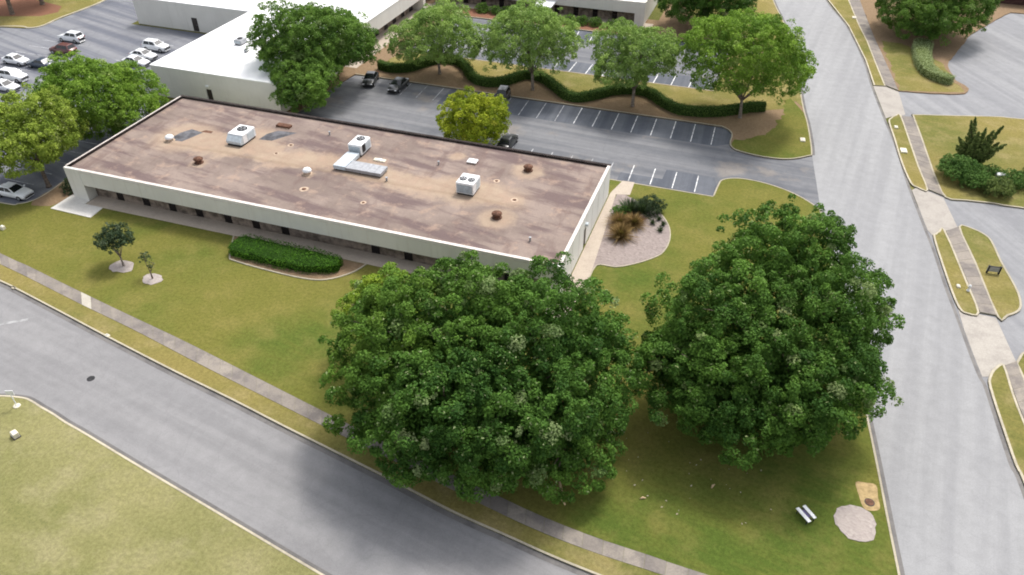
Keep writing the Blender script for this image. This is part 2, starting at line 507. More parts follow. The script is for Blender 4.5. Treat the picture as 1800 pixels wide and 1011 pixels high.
def jag(pts, amp=0.3, step=0.7, seed=1):
    """uneven natural edge for grass, straw and mulch"""
    r = np.random.default_rng(seed)
    P = resample(list(pts) + [pts[0]], step)[:-1]
    k = len(P)
    j = r.normal(size=(k, 2)) * 0.5 + np.roll(r.normal(size=(k, 2)), 1, 0) * 0.5
    return [tuple(p) for p in P + j * amp]

def jag_open(pts, amp=0.3, step=0.7, seed=1):
    r = np.random.default_rng(seed)
    P = resample(pts, step)
    j = r.normal(size=P.shape) * amp
    j[0] = j[-1] = 0
    return [tuple(p) for p in P + j]

def struct(name, label, cat, mb, mat):
    return tag(mb.build(name, mat), label, cat, kind='structure')

def lawn(name, label, pts, mat, z1=0.0, z0=-0.155, cat='grass'):
    return struct(name, label, cat, MB().prism(pts, z0, z1), mat)

def kerb(label, path, closed=False, w=0.17, side=1, top=0.025):
    """a kerb of square section; side=+1 widens to the left of the path"""
    a = np.array(path, float)
    b_ = offset(path, w * side, closed)
    n = len(a)
    vs = []
    for i in range(n):
        vs += [(*a[i], -0.15), (*a[i], top - 0.02), (*(a[i] * 0.88 + b_[i] * 0.12), top), (*b_[i], top), (*b_[i], -0.15)]
    fs = []
    for i in range(n if closed else n - 1):
        j = (i + 1) % n
        for k in range(4):
            q = (i * 5 + k, j * 5 + k, j * 5 + k + 1, i * 5 + k + 1)
            fs.append(q if side < 0 else tuple(reversed(q)))
    return struct('kerb', label, 'kerb', MB().add(vs, fs), M['kerb'])

# ------------------------------------------------------------------ ground and roads
g_ = MB()
g_.add([(-1500, -1500, -0.17), (1500, -1500, -0.17), (1500, 1500, -0.17), (-1500, 1500, -0.17)], [(0, 1, 2, 3)])
struct('ground', 'grassy ground under the whole site', 'ground', g_, M['ground'])

ST_N = smooth_path([(-60, -4.5), (-21.6, -11.0), (4.9, -15.4), (7.1, -15.8), (13.9, -17.2), (21.0, -18.7), (29.7, -20.45), (37.0, -21.8), (42.7, -22.95), (48.5, -24.05), (53.5, -25.0), (58.6, -26.05), (63.1, -26.7), (66.5, -27.2), (69.8, -27.55), (75.0, -28.0)])
ST_S = smooth_path([(-40, -46), (4.0, -31.5), (15.3, -28.65), (18.0, -27.7), (19.1, -27.4), (20.3, -27.2), (21.25, -27.3), (22.4, -27.55), (24.0, -27.85), (25.7, -28.25), (27.9, -28.65), (33.6, -29.8), (41.3, -31.3), (48.9, -32.8), (52.25, -33.45), (58.5, -34.6), (75, -37.5)])
SE_W_TOP = smooth_path([(81.57, 39.35), (81.4, 42.3), (80.7, 48.8), (79.7, 55.8), (77.5, 76.3), (74.9, 91.0), (72.3, 103), (67.4, 130.8), (64, 150)])
SE_W_BOT = smooth_path([(89.4, -22.7), (89.2, -20.9), (88.65, -16.4), (88.15, -12.1), (87.5, -6.9), (86.3, 1.9), (84.75, 12.6), (82.94, 26.0)])
SE_E = smooth_path([(99.4, -20.3), (98.35, -9.9), (97.95, -7.9), (97.6, -4.0), (97.2, 0.7), (96.9, 2.0), (96.54, 4.6), (96.1, 8.5), (95.8, 11.1), (95.35, 14.7), (94.73, 21.4), (94.2, 25.5), (93.1, 34.3), (92.87, 36.6), (91.9, 46.8), (90.9, 54.2), (89.5, 65.6), (88.5, 76.1), (85.9, 92.3), (82.2, 106.3), (76.9, 134.1), (73, 152)])
DRIVE = smooth_path([(70.8, 24.9), (71.0, 27.6), (71.4, 29.3), (73.3, 30.3), (76.05, 30.2), (78.8, 29.3), (81.0, 27.9), (82.94, 26.0)])
ISL = smooth_path([(69.6, 43.95), (70.6, 43.1), (71.1, 41.8), (71.1, 39.6), (71.5, 38.2), (72.6, 37.4), (75.7, 36.85), (78.8, 37.3), (81.57, 39.35)])
CORNER = smooth_path([(75.0, -28.0), (80, -28.3), (84.5, -27.9), (87.8, -26.3), (89.4, -22.7)])

def sheet(name, label, pts, z, mat, cat='road'):
    return struct(name, label, cat, MB().prism(pts, z - 0.02, z), mat)

sheet('front_street', 'weathered grey street curving across the lower left below the sidewalk', ST_N + [(95, -28.5), (140, -32), (140, -48), (95, -41)] + ST_S[::-1] + [(-60, -50)], -0.130, M['street_f'])
sheet('side_street', 'wide pale grey street running up the right side', [(91.5, -90)] + [(89.9, -24)] + SE_W_BOT + SE_W_TOP + SE_E[::-1] + [(101.5, -40), (103, -90)], -0.126, M['street_r'])
sheet('left_parking_lot', 'dark parking lot left of the brown roofed building', [(-110, -5.5), (-4.0, -5.5), (-4.0, 26), (-11.0, 26), (-11.0, 51.5), (-36, 51.5), (-36, 110), (-110, 110)], -0.134, M['lotleft'], 'parking lot')
back_lot = sheet('back_parking_lot', 'grey parking lot between the brown roofed building and the wavy hedge', [(10, 24), (84, 24), (84, 46), (10, 46)], -0.138, M['lot'], 'parking lot')
far_lot = sheet('far_parking_lot', 'far parking lot beyond the wavy hedge', [(13, 54), (69, 54), (69, 76), (13, 76)], -0.138, M['lot'], 'parking lot')
sheet('right_parking_lot', 'pale grey parking lot at the right edge', [(95.2, -30), (150, -30), (150, 114), (98, 114), (92.9, 66), (93, 55)], -0.142, M['lotright'], 'parking lot')

# darker resurfaced strips in which the stalls lie, and their painted lines
MB().prism([(29.5, 38.4), (69.4, 38.1), (71.2, 39.3), (71.2, 43.2), (69.7, 44.2), (29.5, 44.4)], -0.15, -0.134).build('stall_strip', M['stallpave'], back_lot)
MB().prism([(59.2, 24.6), (70.9, 24.6), (71.0, 27.4), (70.4, 29.7), (64.5, 29.7), (64.4, 27.2), (59.2, 27.2)], -0.15, -0.134).build('stall_strip', M['stallpave'], back_lot)
MB().prism([(30, 54.5), (67, 54.5), (67, 60.3), (30, 60.3)], -0.15, -0.134).build('stall_strip', M['stallpave'], far_lot)
MB().prism([(30, 69), (60, 69), (60, 75), (30, 75)], -0.15, -0.134).build('stall_strip', M['stallpave'], far_lot)
def stall(parent, u, v0, v1, mat='line', sh=0.0, w=0.11):
    u0, u1 = u - w / 2, u + w / 2
    MB().prism([(u0 + sh, v0), (u1 + sh, v0), (u1, v1), (u0, v1)], -0.14, -0.1295).build('stall_line', M[mat], parent)
for k in range(11):
    stall(back_lot, 68.7 - 2.69 * k, 38.3 + 0.02 * k, 43.75, 'line' if k < 8 else 'wline', 0.15)
for k in range(11, 18):
    stall(back_lot, 68.7 - 2.69 * k, 39.2, 43.75, 'wline', 0.15)
for k in range(4):
    stall(back_lot, 60.45 + 2.68 * k, 25.4, 29.5, 'line', 0.1)
for k in range(1, 9):
    stall(back_lot, 60.45 - 2.68 * k, 25.4, 29.5, 'wline', 0.1)
for k in range(13):
    stall(far_lot, 66.0 - 2.68 * k, 55.75, 60.2, 'line', -0.15, 0.14)
    stall(far_lot, 60.0 - 2.68 * k, 69.3, 74.0, 'line', 0.3, 0.14)
ll = bpy.data.objects['left_parking_lot']
for u0, v0s in ((-9.6, [1.0 + 2.75 * k for k in range(6)]), (-38.2, [20.1 + 2.85 * k for k in range(8)]), (-42.5, [20.1 + 2.85 * k for k in range(8)]), (-24.0, [36.6 + 2.8 * k for k in range(4)])):
    for v in v0s:
        MB().box(u0 - 2.3, u0 + 2.3, v - 0.06, v + 0.06, -0.145, -0.1295).build('stall_line', M['wline'], ll)
MB().prism([(9.3, -20.9), (12.1, -18.9), (12.3, -19.2), (9.5, -21.2)], -0.13, -0.122).build('stop_line', M['faint'], bpy.data.objects['front_street'])

# ------------------------------------------------------------------ raised lawns, beds and kerbs
LEFT_EDGE = smooth_path([(-30, -4.0), (-8.2, -3.6), (-5.4, -3.1), (-4.3, -1.7), (-4.2, 0.5), (-4.5, 3.3), (-4.8, 8.0), (-4.8, 25.0)])
main_lawn = ST_N[6:] + CORNER[1:] + SE_W_BOT[1:] + DRIVE[::-1][1:] + [(59.5, 24.9), (10, 24.9)] + LEFT_EDGE[::-1]
lawn('lawn', 'olive green lawn around the brown roofed building', main_lawn, M['lawn'])
kerb('pale kerb along the upper side of the front street', ST_N[6:] + CORNER[1:] + SE_W_BOT[1:], side=1)
kerb('kerb around the driveway mouth and lot corner below the trees', [(10, 24.9), (40, 24.9)] + DRIVE, side=-1)
kerb('kerb at the edge of the left parking lot', LEFT_EDGE, side=-1)
lawn('field', 'pale dry grass field below the front street', ST_S[::-1] + [(-40, -120), (75, -120)], M['field'])
kerb('pale kerb along the lower side of the front street', ST_S, side=-1)

verge = ST_N[6:] + smooth_path([(77.3, -26.24), (74.1, -26.07), (72.8, -26.03), (68.8, -25.9), (64.5, -25.5), (59.8, -24.6), (54.8, -23.6), (47.5, -22.2), (40, -20.7), (31.6, -19.0), (23.3, -17.2), (16, -15.8), (10.1, -14.6), (7.2, -14.0), (2.45, -13.1), (-25.9, -7.8)])
struct('verge', 'narrow yellowish grass verge between kerb and front sidewalk', 'grass', MB().prism(verge, -0.01, 0.006), M['verge'])

median = [(12.3, 36.5), (13.3, 43.9)] + ISL + SE_W_TOP[1:] + [(40, 150), (40, 112), (53.5, 112), (53.5, 75.0), (67.3, 75.0), (66.9, 55.7), (17.0, 55.7), (16.2, 74.6), (53.5, 74.6), (53.5, 84.0), (9.0, 84.0), (9.0, 24.9), (12.0, 24.9)]
lawn('planting_strip', 'straw covered strip between the two parking lots', median, M['mulch'], cat='ground')
kerb('kerb on the near side of the wavy hedge strip', [(13.3, 43.9)] + ISL + SE_W_TOP[1:-6], side=1)
kerb('kerb on the far side of the wavy hedge strip', [(67.3, 74.6), (66.9, 55.7), (17.0, 55.7), (16.2, 74.6), (53.3, 74.6)], side=1)
HEDGE = smooth_path([(15.8, 47.4), (18.1, 46.7), (20.8, 47.9), (22.7, 51.3), (24.5, 52.9), (26.8, 52.9), (29.2, 50.8), (31.7, 47.4), (34.2, 46.4), (36.7, 47.7), (38.8, 51.0), (41.7, 50.8), (44.4, 48.3), (46.8, 45.9), (48.8, 45.5), (51.0, 47.4), (53.1, 49.8), (56.2, 51.0), (58.5, 50.3), (61.1, 47.7), (63.7, 46.2), (67.6, 46.9), (70.9, 48.9), (72.7, 50.3), (74.6, 51.1)], 5)
struct('median_lawn', 'dry grass between the wavy hedge and the far parking lot', 'grass', MB().prism(HEDGE + [(77.2, 52.5), (79.0, 56.5), (77.0, 76), (68, 76), (66.7, 55.4), (17.2, 55.4), (15, 50)], -0.01, 0.006), M['verge'])
struct('island_lawn', 'grass tip of the hedge strip beside the driveway mouth', 'grass', MB().prism(ISL[22:] + SE_W_TOP[1:16] + jag_open([(77.8, 57), (77.2, 54), (77.2, 50), (76.6, 46.5), (75.2, 43.2), (73.6, 41.4), (71.6, 40.6)], .2, .5, 3), -0.01, 0.011), M['lawn'])
struct('street_lawn', 'yellowish grass beside the upper end of the side street', 'grass', MB().prism(SE_W_TOP[17:] + [(58, 150), (58, 90), (66, 76)], -0.01, 0.016), M['verge'])

RIGHT = {
 'grass verge left of the right sidewalk, between the two upper aprons': [(91.2, 53.0), (91.6, 54.5), (92.1, 55.4), (92.97, 55.7), (93.75, 47.4), (94.35, 40.6), (94.97, 34.7), (93.7, 35.0), (93.0, 36.0), (92.25, 41.1), (91.67, 47.9)],
 'lawn with conifer and shrubs right of the sidewalk': [(94.5, 56.0), (94.8, 56.7), (99.1, 57.9), (105.8, 59.8), (109.1, 60.1), (130, 62.6), (122.3, 35.6), (105.1, 33.9), (102, 33.9), (99.1, 33.6), (96.7, 33.6), (95.94, 38.3), (95.6, 42.3), (95.0, 50.3)],
 'narrow grass island between the side street and right sidewalk': [(94.7, 23.7), (94.95, 24.8), (95.3, 25.4), (96.05, 25.9), (97.24, 16.6), (97.8, 11.4), (96.65, 10.85), (95.95, 11.65), (95.4, 15.6)],
 'rounded grass island with low sign right of the sidewalk': [(97.5, 27.2), (99.1, 27.3), (100.4, 26.1), (100.8, 24.4), (101.1, 21.4), (101.8, 17.1), (101.9, 14.65), (101.5, 13.0), (100.35, 11.8), (99.3, 11.3), (98.32, 20.4)],
 'grass verge at the lower right beside the side street': [(97.3, 0.7), (97.5, 2.2), (98.1, 3.5), (98.95, 4.15), (99.17, 0.65), (99.48, -2.5), (100.65, -11.6), (101.4, -19.6), (99.45, -20.3), (98.4, -9.9), (98.02, -7.9), (97.65, -4.0)],
 'grass at the lower right corner beyond the sidewalk': [(100.07, 5.1), (102.2, 6.3), (105.7, -9.8), (104.9, -18.4), (103.2, -19.0), (101.85, -11.2), (100.25, 2.4)],
 'straw covered ground with pale hedge at the upper right': [(93.1, 64.7), (97.8, 65.4), (100.6, 65.9), (102.4, 66.8), (103.2, 68.8), (102.6, 70.6), (101.5, 71.4), (101.2, 74.8), (100.9, 78.4), (102.9, 84.5), (105.9, 94), (108.25, 98.5), (111.3, 104.3), (114.4, 109.7), (119.4, 110), (150, 112), (150, 160), (85.3, 150), (87.0, 119.7), (89.7, 92.1), (91.2, 79.7), (92.3, 70.8)],
 'dry verge between the upper side street and sidewalk': [(76.95, 134.1), (82.3, 106.3), (85.95, 92.3), (88.55, 76.1), (89.6, 65.7), (91.3, 66.0), (90.2, 75.4), (89.1, 85.3), (87.8, 93.9), (84.8, 118.9), (82.5, 136)],
}
for i, (lab, pts) in enumerate(RIGHT.items()):
    closed = smooth_path(pts, 3, True) if i not in (6, 7) else pts
    name = ('verge_lawn', 'corner_lawn', 'island_lawn', 'island_lawn', 'verge_lawn', 'verge_lawn', 'wooded_ground', 'verge_lawn')[i]
    lawn(name, lab, jag(closed, .07, 1.2, 9) if i == 6 else closed, M['mulch'] if i == 6 else M['verge'])
    if i != 6:
        area = sum(closed[k][0] * closed[(k + 1) % len(closed)][1] - closed[(k + 1) % len(closed)][0] * closed[k][1] for k in range(len(closed)))
        kerb('kerb of the ' + lab, closed, True, w=0.2, side=1 if area > 0 else -1)
struct('upper_right_lawn', 'dry grass round the pale hedge at the upper right', 'grass', MB().prism(jag([(93.3, 65.0), (97.8, 65.8), (102.0, 67.3), (102.4, 68.8), (100.9, 71.2), (100.5, 78), (97.5, 82), (94.5, 86), (91.2, 86), (91.7, 80), (92.7, 70.8)], .22, .7, 4), -0.01, 0.008), M['verge'])
lawn('corner_woodland', 'grassy corner with reddish mulch at the upper left', [(-110, 20), (-81.8, 30), (-56.8, 42.5), (-51.5, 43.6), (-50.0, 45.4), (-50.2, 49.5), (-49.8, 55.4), (-49.9, 60.7), (-52.3, 75.8), (-60, 110), (-110, 110)], M['verge'])
kerb('kerb of the upper left grassy corner', smooth_path([(-81.8, 30), (-56.8, 42.5), (-51.5, 43.6), (-50.0, 45.4), (-50.2, 49.5), (-49.8, 55.4), (-49.9, 60.7), (-52.3, 75.8)]), side=1, w=0.3)
struct('mulch_bed', 'reddish mulch under the upper left trees', 'mulch', MB().prism([(-75, 41), (-62, 46.5), (-54.5, 49.2), (-53, 52), (-55, 55), (-66, 57), (-80, 50)], -0.01, 0.01), M['redmulch'])

# aprons
for lab, pts in (('pale concrete driveway apron at the upper right lot', [(89.55, 65.6), (91.3, 66.0), (93.08, 64.6), (93.6, 56.5), (92.97, 55.7), (92.1, 55.5), (91.2, 54.6), (90.95, 54.2)]),
                 ('pale concrete driveway apron in the middle of the right side', [(93.15, 34.3), (93.7, 35.0), (94.97, 34.6), (96.55, 33.6), (97.47, 27.2), (96.1, 26.0), (95.3, 25.4), (94.75, 24.3), (94.25, 25.5)]),
                 ('pale concrete driveway apron at the lower right', [(95.95, 11.65), (96.65, 10.8), (97.85, 11.3), (99.25, 11.2), (100.05, 5.1), (98.97, 4.2), (98.1, 3.6), (97.45, 2.2), (96.95, 2.0), (96.6, 4.6), (96.15, 8.5)])):
    sheet('driveway_apron', lab, pts, -0.110, M['apron'], 'driveway')

# dark strips in front of the kerbs, painting in the kerb face shade
M['gutter_shade'] = concrete_mat('gutter_shade_concrete', (0.20, 0.19, 0.18), (0.115, 0.11, 0.11), 0.8)
def gutter_shade(label, path, side, w=0.42, z=-0.118):
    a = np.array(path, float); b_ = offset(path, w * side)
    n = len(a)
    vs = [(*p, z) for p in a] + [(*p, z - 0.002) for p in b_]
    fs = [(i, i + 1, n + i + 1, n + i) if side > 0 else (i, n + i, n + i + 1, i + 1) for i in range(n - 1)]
    struct('gutter_shade', label, 'gutter_shade', MB().add(vs, fs), M['gutter_shade'])
gutter_shade('dark strip of painted kerb shade along the upper kerb of the front street', ST_N[6:], -1)
gutter_shade('dark strip of painted kerb shade along the lower kerb of the front street', ST_S[6:-6], 1, 0.3)
gutter_shade('painted dark strip along the left kerb of the side street', SE_W_BOT, -1, 0.35)
gutter_shade('painted dark strip along the upper left kerb of the side street', SE_W_TOP[1:], -1, 0.35)
gutter_shade('painted dark strip along the right kerb of the side street', SE_E, 1, 0.3)

# sidewalks made of slabs
def sidewalk(label, left, right, step=1.5, z=0.03):
    a = resample(smooth_path(left, 8), 0.5)
    n = max(2, int(round(np.linalg.norm(np.diff(a, axis=0), axis=1).sum() / step)) + 1)
    A = resample(smooth_path(left, 8), 0.25)
    B = resample(smooth_path(right, 8), 0.25)
    ia = np.linspace(0, len(A) - 1, n)
    pa = np.stack([np.interp(ia, np.arange(len(A)), A[:, k]) for k in (0, 1)], 1)
    ib = np.linspace(0, len(B) - 1, n)
    pb = np.stack([np.interp(ib, np.arange(len(B)), B[:, k]) for k in (0, 1)], 1)
    base = struct('sidewalk', label, 'sidewalk', MB().prism([tuple(p) for p in pa] + [tuple(p) for p in pb[::-1]], -0.12, z - 0.014), M['joint'])
    for i in range(n - 1):
        q = np.array([pa[i], pa[i + 1], pb[i + 1], pb[i]])
        c = q.mean(0)
        e = np.array([q[1] - q[0], q[1] - q[0]]).mean(0)
        e /= np.linalg.norm(e)
        q = q - np.outer(np.array([-1, 1, 1, -1]) * 0.02, e)
        new = label.startswith('stained') and (15.2 < c[0] < 16.9 or 18.4 < c[0] < 19.8)
        MB().prism([tuple(p) for p in q], z - 0.05, z + random.uniform(-0.004, 0.006)).build('slab', M['newslab' if new else 'walk'], base)
    return base
sidewalk('stained concrete sidewalk running below the main lawn',
         [(-28.5, -5.9), (0.84, -11.6), (5.6, -12.45), (12.2, -13.8), (20.4, -15.4), (28.1, -16.85), (37.3, -18.8), (45.2, -20.5), (51.9, -21.9), (57.7, -23.0), (62.1, -23.8), (65.3, -24.35), (69.1, -24.75), (72.6, -24.9), (75.2, -25.05), (80.1, -25.2)],
         [(-25.9, -7.8), (2.45, -13.1), (7.2, -14.0), (10.1, -14.6), (16.0, -15.8), (23.3, -17.2), (31.6, -19.0), (40.0, -20.7), (47.5, -22.2), (54.8, -23.6), (59.8, -24.6), (64.5, -25.45), (68.8, -25.9), (72.8, -26.05), (74.1, -26.1), (80.0, -26.35)])
sidewalk('right sidewalk beside the upper right hedge', [(84.8, 118.9), (87.8, 93.9), (89.1, 85.3), (90.2, 75.4), (91.3, 66.2)], [(87.0, 119.7), (89.7, 92.1), (91.2, 79.7), (92.3, 70.8), (93.0, 64.9)])
sidewalk('right sidewalk beside the conifer and shrubs', [(93.0, 55.6), (93.75, 47.4), (94.35, 40.6), (94.99, 34.9)], [(94.45, 55.6), (95.0, 50.3), (95.6, 42.3), (95.94, 38.3), (96.55, 33.9)])
sidewalk('right sidewalk between the two grass islands', [(96.1, 25.8), (97.27, 16.6), (97.85, 11.5)], [(97.45, 27.1), (98.3, 20.4), (99.25, 11.5)])
sidewalk('right sidewalk at the lower right corner', [(98.98, 4.1), (99.2, 0.65), (99.5, -2.5), (100.67, -11.6), (101.5, -19)], [(100.03, 5.0), (100.23, 2.4), (101.83, -11.2), (103, -19)])

# walkways by the main building
struct('walkway', 'beige concrete walkway along the front of the brown roofed building', 'walkway', MB().prism([(2.2, -0.75), (22.1, -0.7), (58.6, -0.7), (58.6, 1.29), (2.2, 1.29)], -0.02, 0.05), M['paving'])
struct('concrete_pad', 'white concrete pad at the left corner pillar', 'paving', MB().prism([(-0.95, -2.8), (4.85, -2.9), (4.65, -0.75), (2.1, -0.75), (2.1, 1.5), (-0.2, 1.5), (-0.85, 0.5)], -0.02, 0.056), M['pad'])
struct('walkway', 'concrete walkway along the white end wall', 'walkway', MB().prism([(58.4, -3.0), (60.7, -3.0), (61.0, 5.6), (60.6, 12), (59.9, 21.5), (61.5, 21.9), (61.4, 25.0), (59.95, 24.9), (59.2, 21.6), (59.2, 0.0), (58.4, -0.1)], -0.02, 0.045), M['paving'])
BED = smooth_path([(61.0, 3.4), (61.15, 6.9), (63.1, 7.3), (64.5, 8.2), (65.9, 9.5), (67.1, 11.1), (67.5, 13.1), (67.4, 15.0), (66.9, 16.8), (65.9, 18.6), (64.85, 19.6), (63.3, 20.4), (61.6, 21.4), (60.0, 21.4), (60.6, 12.0)], 4, True)
struct('garden_bed', 'pinkish grey mulch bed beside the white end wall', 'garden bed', MB().prism(BED, -0.02, 0.035), M['gravelbed'])
kerb('cream edging round the garden bed', BED[1:46], side=-1, w=0.12, top=0.07)
for nm, lab, c, r in (('mulch_ring', 'mulch ring under the small dark tree on the lawn', (14.8, -9.35), (1.35, 1.05)), ('mulch_ring', 'mulch ring under the thin sapling on the lawn', (19.25, -10.1), (1.1, 0.9)), ('mulch_ring', 'round grey mulch patch near the side street at lower right', (86.4, -17.5), (1.45, 1.6))):
    pts = [(c[0] + r[0] * (1 + 0.06 * math.sin(3 * a + c[0])) * math.cos(a), c[1] + r[1] * (1 + 0.05 * math.cos(2 * a)) * math.sin(a)) for a in [2 * math.pi * k / 28 for k in range(28)]]
    struct(nm, lab, 'mulch', MB().prism(jag(pts, .07, .35, 8), -0.02, 0.04), M['ring'])
struct('sand_patch', 'bare yellow sand patch with manhole beside the side street', 'sand', MB().prism(smooth_path([(86.4, -13.7), (87.1, -13.5), (87.85, -13.5), (87.95, -14.6), (88.05, -15.65), (87.4, -16.05), (86.9, -15.9), (86.6, -14.8)], 3, True), -0.02, 0.015), M['sand'])
HB = smooth_path([(22.3, -0.78), (24.2, -4.2), (25.2, -4.75), (29, -5.05), (33.5, -5.1), (36.0, -4.5), (37.9, -2.6), (38.6, -0.78)], 4)
struct('hedge_bed', 'mulch bed with pale edging under the clipped front hedge', 'garden bed', MB().prism(HB, -0.02, 0.02), M['mulch'])
kerb('pale edging round the clipped front hedge', HB, side=1, w=0.16, top=0.09)
struct('straw_bed', 'straw bed between left lot and building corner', 'mulch', MB().prism(jag([(-4.3, -1.5), (-3.9, -3.1), (-1.6, -2.6), (-0.95, -1.6), (-0.05, 0.7), (-0.05, 20), (-4.2, 20), (-4.2, 2)], .12, .6, 6), -0.02, 0.012), M['mulch'])
struct('red_bed', 'reddish mulch bed along the far building front', 'mulch', MB().prism([(17, 75.0), (53, 75.0), (53, 79.0), (17, 79.0)], -0.02, 0.012), M['redmulch'])
struct('lot_bed', 'straw bed under the trees between white building and back lot', 'mulch', MB().prism([(10.7, 25.5), (11.9, 25.5), (12.3, 36.5), (13.3, 43.7), (15.5, 44.2), (15.8, 55), (10.7, 55)], -0.02, 0.012), M['mulch'])

# ------------------------------------------------------------------ main building
def window(parent, x0, x1, y, z0, z1, axis='x', sgn=1, mull=1):
    """dark glazed window lying in an opening; the glass is a sub-part"""
    f = MB()
    t, d = 0.06, 0.08
    def bx(mb, a0, a1, d0, d1, c0, c1):
        lo, hi = sorted((y + sgn * d0, y + sgn * d1))
        if axis == 'x': mb.box(a0, a1, lo, hi, c0, c1)
        else: mb.box(lo, hi, a0, a1, c0, c1)
    bx(f, x0, x0 + t, 0, d, z0, z1); bx(f, x1 - t, x1, 0, d, z0, z1)
    bx(f, x0 + t, x1 - t, 0, d, z0, z0 + t); bx(f, x0 + t, x1 - t, 0, d, z1 - t, z1)
    if mull:
        bx(f, x0 + t, x1 - t, 0.005, d - 0.005, z0 + (z1 - z0) * 0.42 - 0.03, z0 + (z1 - z0) * 0.42 + 0.03)
    w = f.build('window', M['frame'], parent)
    p = MB()
    bx(p, x0 + t * 0.5, x1 - t * 0.5, 0.03, 0.045, z0 + t * 0.5, z1 - t * 0.5)
    p.build('pane', M['glass'], w)
    return w

LEN, DEP, TOP, SOF = 59.1, 20.95, 4.1, 2.10
bld = empty('office_building')
tag(bld, 'long low white building with weathered brown flat roof in the centre', 'building')
MB().box(0.3, LEN - 0.3, 0.3, DEP - 0.3, 3.6, 3.87).build('roof', M['roof'], bld)
# front
MB().bbox(2.1, LEN - 2.1, 0.0, 0.3, SOF, TOP, 0.03).build('fascia', M['white'], bld)
pl = MB(); pl.bbox(-0.02, 2.098, -0.02, 0.34, -0.1, TOP + 0.003, 0.03); pl.box(-0.02, 2.09, 0.341, 1.95, -0.1, 3.59); pl.box(-0.02, 0.299, 0.341, 1.95, 3.591, TOP - 0.001); pl.build('corner_pillar', M['white'], bld)
pl = MB(); pl.bbox(LEN - 2.098, LEN + 0.02, -0.02, 0.34, -0.1, TOP + 0.003, 0.03); pl.box(LEN - 2.09, LEN + 0.02, 0.341, 1.95, -0.1, 3.59); pl.box(LEN - 0.299, LEN + 0.02, 0.341, 1.95, 3.591, TOP - 0.001); pl.build('corner_pillar', M['end'], bld)
MB().box(2.098, LEN - 2.098, 0.3, 1.95, SOF + 0.06, SOF + 0.16).build('soffit', M['soffit'], bld)
# side and back walls
w = MB(); w.box(-0.0, 0.3, 1.95, DEP, -0.1, TOP); w.build('side_wall', M['white'], bld)
w = MB()
door_v = (9.35, 10.3)
w.box(LEN - 0.3, LEN, 1.95, door_v[0], -0.1, TOP); w.box(LEN - 0.3, LEN, door_v[1], DEP, -0.1, TOP)
w.box(LEN - 0.3, LEN, door_v[0], door_v[1], 2.35, TOP)
w.build('end_wall', M['end'], bld)
for k in range(1, 7):
    v = 1.95 + 2.7 * k
    MB().box(LEN, LEN + 0.015, v - 0.02, v + 0.02, 0.05, TOP - 0.1).build('panel_joint', M['coping'], bld)
dr = MB().box(LEN - 0.16, LEN - 0.1, door_v[0] + 0.005, door_v[1] - 0.005, 0.05, 2.34).build('door', M['frame'], bld)
MB().box(LEN - 0.098, LEN - 0.05, door_v[1] - 0.14, door_v[1] - 0.08, 1.0, 1.12).build('handle', M['metalg'], dr)
MB().bbox(LEN + 0.001, LEN + 0.3, 9.6, 10.05, 2.75, 3.0, 0.03).build('wall_lamp', M['metalb'], bld)
MB().box(0.3, LEN - 0.3, DEP - 0.3, DEP, -0.1, TOP).build('back_wall', M['white'], bld)
# recessed stone wall and its windows
wins = [5.55, 9.25, 12.9, 16.55, 20.35, 24.0, 27.7, 38.65, 42.45, 46.1, 49.8, 53.5]
w = MB(); last = 2.1
for c in wins:
    w.box(last, c - 0.5, 1.30, 1.54, -0.05, SOF + 0.055); last = c + 0.5
w.box(last, LEN - 2.1, 1.30, 1.54, -0.05, SOF + 0.055)
w.build('stone_wall', M['stone'], bld)
for c in wins:
    window(bld, c - 0.498, c + 0.498, 1.315, 0.055, SOF + 0.05, 'x', 1)
# inner lining behind the windows so that rooms stay dark
MB().box(2.12, LEN - 2.12, 2.6, 2.7, -0.05, 3.55).build('inner_wall', M['soffit'], bld)
# dark flashing on the inner faces and copings
c = MB(); c.box(0.3, LEN - 0.3, DEP - 0.33, DEP - 0.302, 3.86, TOP - 0.02); c.build('flashing', M['darkcope'], bld)
c = MB(); c.box(0.302, 0.33, 0.3, DEP - 0.34, 3.86, TOP - 0.02); c.build('flashing', M['darkcope'], bld)
c = MB(); c.box(LEN - 0.33, LEN - 0.302, 0.3, DEP - 0.34, 3.86, TOP - 0.02); c.build('flashing', M['darkcope'], bld)
c = MB(); c.box(-0.04, LEN + 0.04, DEP - 0.32, DEP + 0.04, TOP, TOP + 0.06); c.build('coping', M['darkcope'], bld)
c = MB(); c.box(-0.04, 0.18, 0.345, DEP - 0.325, TOP, TOP + 0.05); c.build('coping', M['coping'], bld)
c = MB(); c.box(0.185, 0.36, 0.345, DEP - 0.325, TOP - 0.05, TOP + 0.06); c.build('coping', M['darkcope'], bld)
c = MB(); c.box(LEN - 0.32, LEN + 0.04, 0.345, DEP - 0.325, TOP, TOP + 0.05); c.build('coping', M['coping'], bld)
c = MB(); c.box(2.12, LEN - 2.12, -0.03, 0.34, TOP, TOP + 0.03); c.build('coping', M['coping'], bld)
MB().box(2.11, LEN - 2.11, -0.025, -0.001, TOP - .34, TOP - .27).build('trim_strip', M['coping'], bld)
for k in range(1, 12):
    MB().box(2.1 + 4.57 * k - .015, 2.1 + 4.57 * k + .015, -0.012, -0.001, SOF + .02, TOP - .36).build('panel_joint', M['coping'], bld)
